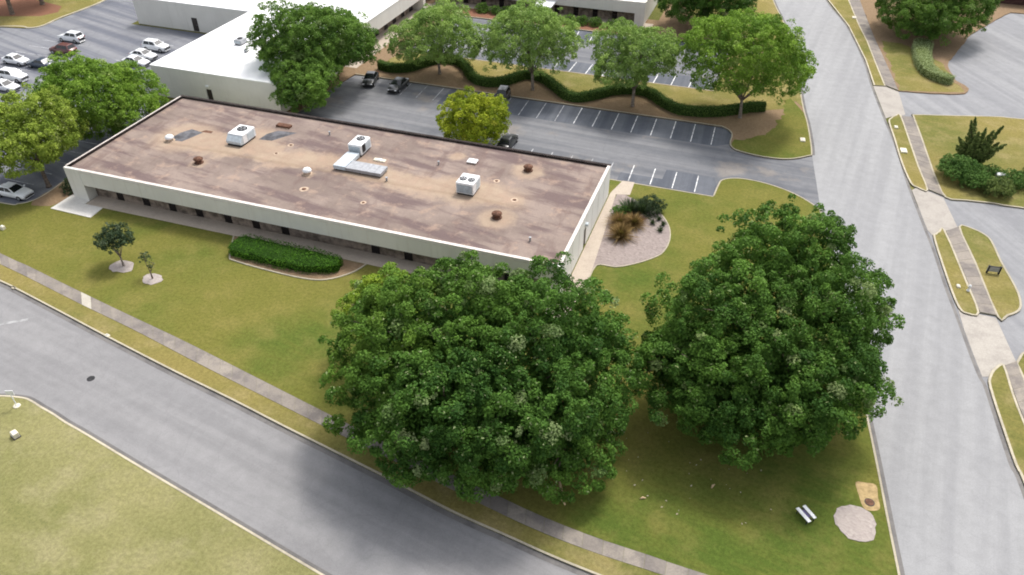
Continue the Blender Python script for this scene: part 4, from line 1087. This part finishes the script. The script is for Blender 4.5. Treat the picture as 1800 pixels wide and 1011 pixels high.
# ------------------------------------------------------------------ hedges and shrubs
def hedge(label, path, width, height, mat, core_mat, seed, dens=70, leaf=.13, group=None, lean=0.0):
    r = np.random.default_rng(seed)
    P = resample(path, .5)
    W = width if callable(width) else (lambda t: width)
    n = len(P)
    ts = np.linspace(0, 1, n)
    Tn = unit(np.column_stack([np.gradient(P, axis=0), np.zeros(n)]))[:, :2]
    N = np.stack([-Tn[:, 1], Tn[:, 0]], 1)
    prof = [(-.46, 0), (-.5, .35), (-.47, .86), (-.36, 1.0), (0, 1.03), (.36, 1.0), (.47, .86), (.5, .35), (.46, 0)]
    mb = MB(); vs = []
    for i in range(n):
        w_ = W(ts[i]) * (0.94 + .05 * math.sin(i * 1.7))
        if i in (0, n - 1): w_ *= .72
        for a, z in prof:
            vs.append((*(P[i] + N[i] * a * w_ * .93), z * (height * .96)))
    k = len(prof)
    fs = [(i * k + j, i * k + j + 1, (i + 1) * k + j + 1, (i + 1) * k + j) for i in range(n - 1) for j in range(k - 1)]
    fs += [tuple(range(k)), tuple(reversed(range((n - 1) * k, n * k)))]
    mb.add(vs, fs)
    t = empty('hedge', (0, 0, 0)); tag(t, label, 'hedge', group)
    mb.build('stems', core_mat, t)
    # leaves spread over the clipped surface
    length = np.linalg.norm(np.diff(P, axis=0), axis=1).sum()
    peri = np.mean([W(x) for x in ts]) + 2 * height
    m = int(length * peri * dens)
    s = r.uniform(0, n - 1, m); i0 = np.minimum(s.astype(int), n - 2); f = (s - i0)[:, None]
    pc = P[i0] * (1 - f) + P[i0 + 1] * f
    nn = N[i0] * (1 - f) + N[i0 + 1] * f
    wv = np.array([W(x) for x in ts])[i0]
    q = r.uniform(0, 1, m) * (wv + 2 * height)
    left = q < height; right = q > wv + height
    a = np.where(left, -.5, np.where(right, .5, (q - height) / wv - .5))
    z = np.where(left, q, np.where(right, wv + 2 * height - q, height))
    edge = np.clip((np.abs(a) - .36) / .14, 0, 1)
    z = np.where(left | right, z, z - edge * height * .1)
    end = np.minimum(s, n - 1 - s)
    taper = np.clip(.72 + end / 1.5 * .28, .72, 1)
    pos = np.column_stack([pc + nn * (a * wv * taper)[:, None], z * 1.0])
    out = np.column_stack([nn * (np.where(left, -1, np.where(right, 1, a * .6)))[:, None], np.where(left | right, .25, 1.0)])
    # the two ends
    me_ = int(2 * peri * .33 * height * dens)
    for e in (0, n - 1):
        aa = r.uniform(-.5, .5, me_); zz = r.uniform(0, height, me_)
        pe = np.column_stack([P[e] + N[e] * (aa * W(ts[e]) * .74)[:, None], zz])
        dirn = Tn[e] * (-1 if e == 0 else 1)
        pos = np.concatenate([pos, pe]); out = np.concatenate([out, np.tile([dirn[0], dirn[1], .3], (me_, 1))])
    m = len(pos)
    lump = waves(pos, np.random.default_rng(seed), 1.1)
    pos = pos + unit(out) * (lump * .06)[:, None] + r.normal(scale=.045, size=(m, 3)) + unit(out) * r.uniform(-.03, .07, m)[:, None]
    nrm = unit(unit(out) + r.normal(scale=.5, size=(m, 3)))
    wave = .5 + .22 * np.sin(pos[:, 0] * 1.3 + np.sin(pos[:, 1] * 2.1)) * np.sin(pos[:, 1] * 1.1)
    tint = np.stack([wave + .15 * lump + r.normal(scale=.2, size=m), (r.uniform(size=m) < .05) * .6, np.zeros(m)], 1)
    me = leaf_mesh('leaves', pos, nrm, leaf * r.uniform(.7, 1.4, m), tint, M[mat], r)
    o = bpy.data.objects.new('leaves', me); o.parent = t; COL.objects.link(o)
    return t
hedge('long wavy clipped hedge between the two parking lots', HEDGE, 1.3, 1.25, 'l_hedge2', M['core_hedge2'], 61, 60, .16)
hedge('pale green curved clipped hedge beside the upper right lot', smooth_path([(97.7, 86.0), (97.1, 79.8), (97.3, 74.4), (98.4, 71.4), (100.6, 69.8)], 6), lambda t: 3.0 - 1.2 * t, 1.2, 'l_hedge3', M['core_hedge3'], 62, 60, .16)
hedge('wide clipped dark green hedge in the front lawn', [(24.0, -2.6), (26.5, -2.68), (30, -2.75), (33.5, -2.7), (35.2, -2.45), (36.3, -2.2)], lambda t: 3.3 - 1.5 * max(0, t - .72) / .28, 1.0, 'l_hedge', M['core_hedge'], 63, 80, .14)

def shrub(name, label, loc, rad, mat, seed, flat=.8, cat='shrub', group=None, leaf=.16, dens=1.0, lob=5):
    r = np.random.default_rng(seed)
    t = empty(name, (loc[0], loc[1], 0)); tag(t, label, cat, group)
    L = [(0, 0, rad * .55, rad * .7)]
    for k in range(lob):
        a = 2 * math.pi * k / lob + r.uniform(-.3, .3)
        L.append((rad * .5 * math.cos(a), rad * .5 * math.sin(a), rad * r.uniform(.35, .6), rad * r.uniform(.42, .55)))
    C, pos, nrm, size, tint = crown_points(L, .34, .22, int(18 * dens), r, leaf=leaf, flat=flat, low=-.7, pale=.05, core=4.0, bough=1.1)
    pos[:, 2] = np.maximum(pos[:, 2], .02)
    me = leaf_mesh('leaves', pos, nrm, size, tint, M[mat], r)
    o = bpy.data.objects.new('leaves', me); o.parent = t; COL.objects.link(o)
    st = MB()
    for k in range(6):
        a = 2 * math.pi * k / 6
        st.tube([(0, 0, -.05), (rad * .2 * math.cos(a), rad * .2 * math.sin(a), rad * .3), (rad * .5 * math.cos(a), rad * .5 * math.sin(a), rad * .75)], [.05, .035, .015], 5)
    st.build('stems', M['bark'], t)
    return t
shrub('shrub', 'large low spreading evergreen shrub beside the right sidewalk', (98.6, 39.3), 2.5, 'l_shrub', 71, .62, lob=7)
shrub('shrub', 'spreading evergreen shrub touching the largest one on its right', (100.3, 37.4), 1.9, 'l_shrub', 77, .6, lob=6)
shrub('shrub', 'rounded yellow-green shrub nearest the right driveway', (102.4, 36.4), 1.8, 'l_conif', 72, .68, lob=6)
shrub('shrub', 'small dark shrub behind the yellow-green one', (102.4, 40.7), 1.2, 'l_shrub', 73, .8)
shrub('shrub', 'dark shrub at the right edge beside the grey utility box', (104.6, 39.2), 1.5, 'l_shrub', 74, .8)
shrub('shrub', 'green shrub cut by the right edge of the picture', (107.5, 41.6), 1.6, 'l_conif', 78, .8)
shrub('shrub', 'dark rounded bush at the left end of the building', (-1.5, 1.6), 1.2, 'l_dark', 75, 1.2)
for i, (u, v, rd, lab) in enumerate(((21.6, 78.0, 1.3, 'left round shrub before the far building windows'), (24.2, 77.9, 1.1, 'middle round shrub before the far building windows'), (26.6, 78.2, 1.2, 'right round shrub before the far building windows'),
        (38.4, 77.9, 1.1, 'shrub nearest the white entrance canopy'), (40.9, 77.5, 1.2, 'second shrub right of the white entrance canopy'), (43.3, 77.6, 1.1, 'third shrub right of the white entrance canopy'), (46.4, 77.4, 1.1, 'shrub nearest the right pillar of the far building'))):
    shrub('shrub', lab, (u, v), rd, 'l_mid', 80 + i, .85, group='shrubs along the far building')

# upright conifer with many pointed shoots
def spiky(label, loc, seed):
    r = np.random.default_rng(seed)
    t = empty('conifer', (*loc, 0)); tag(t, label, 'conifer')
    pos, nrm, al, sz = [], [], [], []
    tr = MB()
    shoots = [(0, 0, 4.0)] + [(2 * math.pi * k / 6 + r.uniform(-.3, .3), .33, r.uniform(3.6, 5.6)) for k in range(6)] + [(2 * math.pi * k / 11 + r.uniform(-.25, .25), .72, r.uniform(2.6, 4.4)) for k in range(11)] + [(2 * math.pi * k / 12 + r.uniform(-.2, .2), 1.08, r.uniform(1.7, 2.6)) for k in range(12)]
    for (a, tilt, ln) in shoots:
        d = np.array([math.cos(a) * math.sin(tilt), math.sin(a) * math.sin(tilt), math.cos(tilt)])
        cur = np.array([0, 0, .35])
        tr.tube([(0, 0, -.1), tuple(cur + d * ln * .5), tuple(cur + d * ln * .9)], [.09, .05, .015], 5)
        # side sprays along the shoot
        m0 = int(46 * ln)
        s0 = r.uniform(.1, 1, m0)
        rad0 = .75 * (1 - s0) ** .6 * np.minimum(1, s0 * 3)
        o0 = unit(r.normal(size=(m0, 3)))
        c0 = cur + d[None] * (s0 * ln)[:, None] + np.array([0, 0, .35])[None] * (s0 ** 2 * math.sin(tilt))[:, None] + o0 * (rad0 * r.uniform(.5, 1.1, m0))[:, None]
        k = 9
        i0 = np.repeat(np.arange(m0), k)
        n0 = len(i0)
        j = unit(r.normal(size=(n0, 3)))
        pos.append(c0[i0] + j * .14 * (1.15 - s0[i0])[:, None]); nrm.append(unit(j * .6 + o0[i0] * .6 + np.array([0, 0, .5])))
        al.append(d[None] + np.array([0, 0, .5]) + o0[i0] * .6 + r.normal(scale=.5, size=(n0, 3))); sz.append(r.uniform(.14, .34, n0))
    pos, nrm, al, sz = map(np.concatenate, (pos, nrm, al, sz))
    al = unit(al - nrm * np.sum(al * nrm, 1)[:, None])
    m = len(pos)
    tint = np.stack([r.normal(.45, .22, m), (r.uniform(size=m) < .05) * .6, np.zeros(m)], 1)
    me = leaf_mesh('leaves', pos, nrm, sz, tint, M['l_conif'], r, aspect=.4, along=al)
    o = bpy.data.objects.new('leaves', me); o.parent = t; COL.objects.link(o)
    tr.build('trunk', M['bark'], t)
spiky('dark spiky conifer with upright pointed shoots at the right', (100.5, 43.4), 91)

def tuft(name, label, loc, n, ln, mat, seed, width=.05, spread=.9, cat='plant', group=None, droop=.5):
    """clump of arching blades"""
    r = np.random.default_rng(seed)
    t = empty(name, (*loc, 0)); tag(t, label, cat, group)
    vs, fs, tint = [], [], []
    for k in range(n):
        a = r.uniform(0, 2 * math.pi); tilt = abs(r.normal(0, .45)) * spread; L = ln * r.uniform(.65, 1.15)
        d = np.array([math.cos(a), math.sin(a)]); b0 = d * r.uniform(0, .14 * ln)
        s = np.array([-d[1], d[0]])
        o = len(vs)
        ti = (float(np.clip(r.normal(.5, .25), 0, 1)), float((r.uniform() < .15) * .7), 0.0)
        for j in range(4):
            f = j / 3
            h = L * math.cos(tilt) * f - droop * L * .35 * f * f
            ra = L * math.sin(tilt) * f + droop * L * .28 * f * f
            w_ = width * (1 - f * .85)
            for sg in (-1, 1):
                p = b0 + d * ra + s * sg * w_
                vs.append((p[0], p[1], max(.03, h))); tint.append(ti)
        fs += [(o + 2 * j, o + 2 * j + 1, o + 2 * j + 3, o + 2 * j + 2) for j in range(3)]
    me = MB().add(vs, fs).mesh('blades')
    at = me.attributes.new('tint', 'FLOAT_COLOR', 'POINT')
    at.data.foreach_set('color', np.column_stack([np.array(tint), np.ones(len(vs))]).astype(np.float32).ravel())
    me.materials.append(M[mat])
    o = bpy.data.objects.new('blades', me); o.parent = t; COL.objects.link(o)
    MB().lathe([(.16 * ln, -.03), (.14 * ln, .08), (.05 * ln, .2)], seg=8).build('crown_base', M['bark'], t)
    return t
for i, (u, v, s, lab) in enumerate(((62.4, 12.9, 1.75, 'russet ornamental grass clump nearest the front of the bed'), (61.8, 15.2, 1.6, 'russet ornamental grass clump next to the end wall walkway'), (63.3, 15.6, 1.6, 'russet ornamental grass clump farthest from the end wall'))):
    tuft('ornamental_grass', lab, (u, v), 650, s, 'l_orange', 101 + i, .05, 1.35, group='russet grass clumps in the garden bed', droop=.8)
shrub('shrub', 'low green shrub between the russet grass and the end wall walk', (61.3, 17.2), .9, 'l_shrub', 76, 1.0)
shrub('shrub', 'grey-green rounded shrub at the top of the garden bed', (64.4, 19.2), 1.5, 'l_dark', 79, .9)
for i, (u, v, lab) in enumerate(((62.3, 18.0, 'dark spiky palm-like plant nearer the end wall'), (63.6, 18.3, 'dark spiky palm-like plant touching the grey-green shrub'))):
    tuft('palm', lab, (u, v), 420, 1.8, 'l_dark', 111 + i, .06, 1.7, group='spiky palms in the garden bed', droop=.35)
for i, (u, v, lab) in enumerate(((65.2, 16.6, 'small yucca nearest the spiky palms'), (65.7, 17.6, 'small yucca highest in the garden bed row'), (66.35, 16.7, 'small yucca closest to the bed edge'), (66.3, 15.4, 'small yucca lowest in the garden bed row'))):
    tuft('yucca', lab, (u, v), 90, .62, 'l_dark', 121 + i, .045, 1.6, group='small yuccas in the garden bed', droop=.2)
tuft('flowering_plant', 'pale pink plant between palms and russet grass', (63.9, 16.9), 160, .75, 'l_pink', 131, .05, 1.4, droop=.3)

# ------------------------------------------------------------------ cars
PAINT = {}
def paint(name, col):
    if name not in PAINT:
        q = NB('paint_' + name, .28, .5)
        q.bsdf.inputs['Coat Weight'].default_value = .5
        f = q.noise(2.0, 3)
        PAINT[name] = q.base(q.mix(q.ramp(f, .3, .7), tuple(c * .93 for c in col), col))
    return PAINT[name]

def car(name, label, loc, heading, pname, col, kind='sedan'):
    t = empty(name, (loc[0], loc[1], -.13), heading)
    tag(t, label, 'car', 'cars parked in the lots')
    pm = paint(pname, col)
    suv = kind == 'suv'
    up = .18 if suv else 0.0
    # body: rows along the length, each (x, half width, deck height, sill)
    st = [(-2.28, .70, .66 + up), (-2.22, .80, .86 + up), (-1.95, .86, .97 + up), (-1.35, .89, .99 + up), (-.6, .90, .97 + up), (.3, .90, .96 + up), (.95, .90, .95 + up), (1.55, .88, .88 + up), (2.05, .82, .76 + up), (2.25, .70, .62 + up)]
    vs, fs = [], []
    prof = lambda w_, h: [(w_ * .88, .24), (w_, .42), (w_ * 1.005, .62 if h > .7 else h * .8), (w_ * .95, h - .04), (w_ * .84, h), (0, h + .035)]
    for (x, w_, h) in st:
        pr = prof(w_, h)
        vs += [(x, y, z) for y, z in pr] + [(x, -y, z) for y, z in pr[-2::-1]]
    k = 11
    for i in range(len(st) - 1):
        for j in range(k - 1):
            fs.append((i * k + j, i * k + j + 1, (i + 1) * k + j + 1, (i + 1) * k + j))
        fs.append((i * k + k - 1, i * k, (i + 1) * k, (i + 1) * k + k - 1))
    fs += [tuple(range(k)), tuple(reversed(range((len(st) - 1) * k, len(st) * k)))]
    body = MB().add(vs, fs).build('body', pm, t, True)
    for x in (-.02, .01):
        pass
    # cabin
    if suv: xb0, xb1, xr0, xr1, zr = -2.05, .95, -1.75, .25, 1.68
    else: xb0, xb1, xr0, xr1, zr = -1.72, 1.02, -1.0, .12, 1.43
    zb = .93 + up; wb_, wr = .83, .63
    q = [(xb0, -wb_, zb), (xb1, -wb_, zb), (xb1, wb_, zb), (xb0, wb_, zb), (xr0, -wr, zr), (xr1, -wr, zr), (xr1, wr, zr), (xr0, wr, zr)]
    top = [(xr0 + .12, -wr + .1, zr + .045), (xr1 - .12, -wr + .1, zr + .045), (xr1 - .12, wr - .1, zr + .045), (xr0 + .12, wr - .1, zr + .045)]
    cab = MB().add(q + top, [(0, 1, 5, 4), (2, 3, 7, 6), (1, 2, 6, 5), (3, 0, 4, 7), (8, 9, 10, 11), (4, 5, 9, 8), (5, 6, 10, 9), (6, 7, 11, 10), (7, 4, 8, 11)])
    cab.build('cabin', pm, t)
    Q = [Vector(p) for p in q]
    def glass(nm, i0, i1, i2, i3, m0=.06, m1=.94, n0=.1, n1=.9):
        a, b_, c, d = Q[i0], Q[i1], Q[i2], Q[i3]
        def at(s, v):
            return (a.lerp(b_, s)).lerp(d.lerp(c, s), v)
        nn = (b_ - a).cross(d - a).normalized() * .012
        pts = [at(m0, n0) + nn, at(m1, n0) + nn, at(m1, n1) + nn, at(m0, n1) + nn]
        MB().add(pts + [p - nn * .9 for p in pts], [(0, 1, 2, 3), (0, 4, 5, 1), (1, 5, 6, 2), (2, 6, 7, 3), (3, 7, 4, 0)]).build(nm, M['cglass'], t)
    glass('windscreen', 1, 2, 6, 5)
    glass('rear_window', 3, 0, 4, 7)
    glass('side_window', 0, 1, 5, 4, .10, .49); glass('side_window', 0, 1, 5, 4, .53, .90)
    glass('side_window', 2, 3, 7, 6, .10, .47); glass('side_window', 2, 3, 7, 6, .51, .90)
    for x in (-1.4, 1.42):
        for sg in (-1, 1):
            wv = MB(); ring = []
            r_ = .34 + up * .2
            seg = 14
            vv, ff = [], []
            for (rr, yy) in ((r_ * .93, -.11), (r_, -.07), (r_, .07), (r_ * .93, .11)):
                for s in range(seg):
                    a = 2 * math.pi * s / seg
                    vv.append((x + rr * math.cos(a), sg * (.80) + yy, r_ + rr * math.sin(a)))
            for j in range(3):
                for s in range(seg):
                    s2 = (s + 1) % seg
                    ff.append((j * seg + s, j * seg + s2, (j + 1) * seg + s2, (j + 1) * seg + s))
            ff += [tuple(range(seg)), tuple(reversed(range(3 * seg, 4 * seg)))]
            wheel = MB().add(vv, ff).build('wheel', M['tyre'], t)
            rv = [(x + r_ * .6 * math.cos(2 * math.pi * s / 10), sg * .916, r_ + r_ * .6 * math.sin(2 * math.pi * s / 10)) for s in range(10)]
            rv += [(x, sg * .925, r_)]
            MB().add(rv, [(s, (s + 1) % 10, 10) for s in range(10)]).build('rim', M['rim'], wheel)
    for sg in (-1, 1):
        MB().box(2.12, 2.262, sg * .58 - .14, sg * .58 + .14, .58 + up, .70 + up).build('headlight', M['lampc'], t)
        MB().box(-2.285, -2.18, sg * .62 - .15, sg * .62 + .15, .68 + up, .84 + up).build('tail_light', M['lampr'], t)
        MB().bbox(.70, .86, sg * .98 - .09, sg * .98 + .09, .95 + up, 1.08 + up, .02).build('mirror', pm, t)
    MB().box(2.20, 2.30, -.62, .62, .34 + up, .50 + up).build('bumper', M['dark'], t)
    MB().box(-2.31, -2.22, -.62, .62, .36 + up, .50 + up).build('bumper', M['dark'], t)
    return t
WH, NV, BK, RD, GY = ('white', (.80, .81, .82)), ('navy', (.030, .045, .075)), ('black', (.014, .015, .017)), ('red', (.11, .022, .018)), ('charcoal', (.028, .030, .034))
H0 = math.pi / 2
car('parked_car', 'white sedan parked by the left lawn edge at the frame border', (-7.3, -1.75), 0.03, *WH)
car('parked_car', 'white car parked nose to nose with the dark blue car', (-40.3, 30.3), 0.0, *WH)
car('parked_car', 'dark blue car in the left lot beside white cars', (-35.3, 30.4), math.pi, *NV)
car('parked_car', 'white car below the dark blue one in the left lot', (-35.2, 25.0), 0.0, *WH, 'suv')
car('parked_car', 'lowest white car of the left lot row at the frame edge', (-33.4, 21.7), 0.0, *WH)
car('parked_car', 'white car beyond the bright green tree, farthest in the left lot', (-39.4, 41.2), math.pi, *WH, 'suv')
car('parked_car', 'dark maroon car half hidden behind the bright green tree', (-36.4, 36.2), math.pi, *RD, 'suv')
car('parked_car', 'white car beside the white building, farther of the pair', (-22.9, 42.4), 0.0, *WH, 'suv')
car('parked_car', 'white car beside the white building, nearer of the pair', (-22.4, 38.7), 0.0, *WH)
car('parked_car', 'white car mostly hidden by the bright green tree near the white building', (-21.6, 36.0), 0.0, *WH)
car('parked_car', 'black car under the tall tree at the end of the wavy hedge', (17.0, 42.0), -H0 + .25, *BK)
car('parked_car', 'charcoal sedan standing alone in the back lot row', (22.0, 41.3), -H0, *GY)
car('parked_car', 'black car behind the golden tree near the wavy hedge', (38.2, 42.2), -H0 + .1, *BK, 'suv')
car('parked_car', 'black car peeking over the roof edge behind the golden tree', (43.6, 29.2), H0, *BK)

# ------------------------------------------------------------------ small things
def bench():
    t = empty('bench', (82.85, -18.25, 0), R(-47)); tag(t, 'small white two-plank bench on the lawn near the round mulch patch', 'bench')
    MB().bbox(-.66, .66, -.30, -.02, .42, .47, .015).build('seat', M['metalw'], t)
    MB().bbox(-.60, .60, .24, .50, .47, .52, .015).build('seat', M['metalw'], t)
    MB().box(-.34, .34, .0, .22, .405, .45).build('seat_panel', M['purple'], t)
    for sx in (-.5, .5):
        MB().box(sx - .03, sx + .03, -.26, -.2, 0, .419).build('leg', M['dark'], t)
        MB().box(sx - .03, sx + .03, .38, .44, 0, .469).build('leg', M['dark'], t)
        MB().box(sx - .03, sx + .03, -.19, .37, .36, .404).build('brace', M['dark'], t)
bench()
def manhole(label, u, v, z, r, lid='rust'):
    t = empty('manhole_cover', (u, v, z)); tag(t, label, 'manhole')
    MB().lathe([(r, -.03), (r, .012), (r * .86, .014)], seg=20).build('rim', M['dark'], t)
    MB().lathe([(r * .84, -.03), (r * .84, .02), (r * .5, .024)], seg=20).build('lid', M[lid], t)
manhole('round iron manhole cover in the yellow sand patch', 87.35, -15.3, .02, .36)
manhole('iron manhole cover in the front street', 23.7, -23.5, -.13, .34, 'dark')
def inlet(label, u, v, rz, s=1.0, z=0.0):
    t = empty('storm_drain', (u, v, z), rz); tag(t, label, 'storm drain')
    MB().bbox(-.65 * s, .65 * s, -.42 * s, .42 * s, -.1, .16, .04).build('top_slab', M['cap'], t)
    MB().lathe([(.22 * s, .15), (.22 * s, .18), (.1, .185)], seg=14).build('lid', M['metalg'], t)
    MB().box(-.5 * s, .5 * s, -.45 * s, -.421 * s, -.1, .06).build('throat', M['dark'], t)
inlet('cream concrete storm drain top in the grass beside the driveway mouth', 80.2, 43.3, R(95), .75)
inlet('cream concrete storm drain top on the right verge', 92.7, 44.4, R(95), .95)
inlet('small cream drain box higher on the right verge', 92.1, 51.4, R(95), .55)
inlet('cream drain top at the front street kerb', 21.1, -18.55, R(-12), .4, -.1)
inlet('cream drain top at the upper right sidewalk', 87.0, 97.0, R(95), .8)
inlet('pale drain box on the narrow grass island', 96.3, 15.2, R(95), .4)
def hydrant(label, u, v):
    t = empty('fire_hydrant', (u, v, 0)); tag(t, label, 'hydrant')
    MB().lathe([(.16, -.05), (.16, .05), (.11, .07), (.11, .5), (.15, .52), (.15, .56), (.11, .66), (.04, .74)], seg=12).build('barrel', M['metalw'], t, True)
    for sg in (-1, 1):
        MB().tube([(0, sg * .08, .4), (0, sg * .2, .4)], [.055, .06], 8).build('outlet', M['metalw'], t)
hydrant('white hydrant beside the sidewalk on the narrow island', 97.15, 14.8)
sg_ = empty('low_sign', (99.85, 18.8, 0), R(5)); tag(sg_, 'low dark legged sign on the rounded grass island', 'sign')
MB().bbox(-.65, .65, -.05, .05, .22, .78, .02).build('panel', M['metalg'], sg_)
for sx in (-.55, .55):
    MB().box(sx - .07, sx + .07, -.09, .09, -.05, .9).build('post', M['dark'], sg_)
MB().box(-.47, .47, -.04, .04, .785, .86).build('top_rail', M['dark'], sg_)
ps = empty('signpost', (20.4, -28.2, 0), R(20)); tag(ps, 'thin white post with small sign at the left edge of the street', 'sign')
MB().tube([(0, 0, -.1), (0, 0, 1.75)], [.045, .04], 8).build('post', M['metalw'], ps)
MB().bbox(-.32, .32, -.03, .03, 1.3, 1.8, .015).build('panel', M['metalw'], ps)
MB().lathe([(.3, -.02), (.28, .06), (.1, .1)], seg=12).build('footing', M['cap'], ps)
ub = empty('utility_box', (23.0, -30.8, 0), R(-20)); tag(ub, 'white utility box on the pale field at the lower left', 'utility box')
MB().bbox(-.3, .3, -.22, .22, .05, .5, .04).build('cover', M['cap'], ub)
MB().box(-.36, .36, -.28, .28, -.05, .049).build('base', M['dark'], ub)
MB().box(-.2, .2, -.24, -.221, .12, .4).build('door', M['metalw'], ub)
gb = empty('utility_box', (103.3, 39.9, 0), R(5)); tag(gb, 'grey utility box among the evergreen shrubs at the right', 'utility box')
MB().bbox(-.65, .65, -.4, .4, .1, .95, .05).build('cover', M['metalg'], gb)
MB().box(-.72, .72, -.47, .47, -.05, .099).build('base', M['dark'], gb)
mk = empty('utility_marker', (-2.6, -7.9, 0)); tag(mk, 'white marker box on the lawn at the left edge', 'utility box')
MB().bbox(-.2, .2, -.2, .2, .0, .4, .04).build('cover', M['cap'], mk)
MB().lathe([(.12, .39), (.1, .48), (.02, .5)], seg=10).build('cap', M['metalw'], mk)

# pale fallen leaves below the two big trees
r = np.random.default_rng(140)
n = 34
ang = r.uniform(0, 2 * math.pi, n); rad = np.sqrt(r.uniform(0, 1, n))
pos = np.column_stack([74.5 + rad * np.cos(ang) * 6.5, -17.2 + rad * np.sin(ang) * 4.0, np.full(n, .05)])
me = leaf_mesh('leaf_litter', pos, np.array([0, 0, 1.0]) + r.normal(scale=.35, size=(n, 3)), r.uniform(.08, .24, n), np.column_stack([r.uniform(.2, 1, n), r.uniform(.1, .9, n), np.zeros(n)]), leaf_mat('dead_leaves', (.2, .14, .07), (.42, .36, .24), (.62, .58, .48), .1), r)
o = bpy.data.objects.new('leaf_litter', me); COL.objects.link(o); tag(o, 'pale fallen leaves scattered on the lawn below the big trees', 'leaves', kind='stuff')
for i, (u, v, a, lab) in enumerate(((71.55, -20.4, .5, 'pale broken bark piece on the lawn right of the big left tree'), (76.3, -17.6, 1.2, 'pale scrap of bark on the lawn below the right tree'))):
    t = MB(); t.tube([(-.22, 0, .05), (0, .04, .09), (.24, -.02, .05)], [.05, .09, .03], 6)
    q = t.build('bark_piece', M['wood'], None, True); q.location = (u, v, 0); q.rotation_euler = (0, 0, a); tag(q, lab, 'bark')
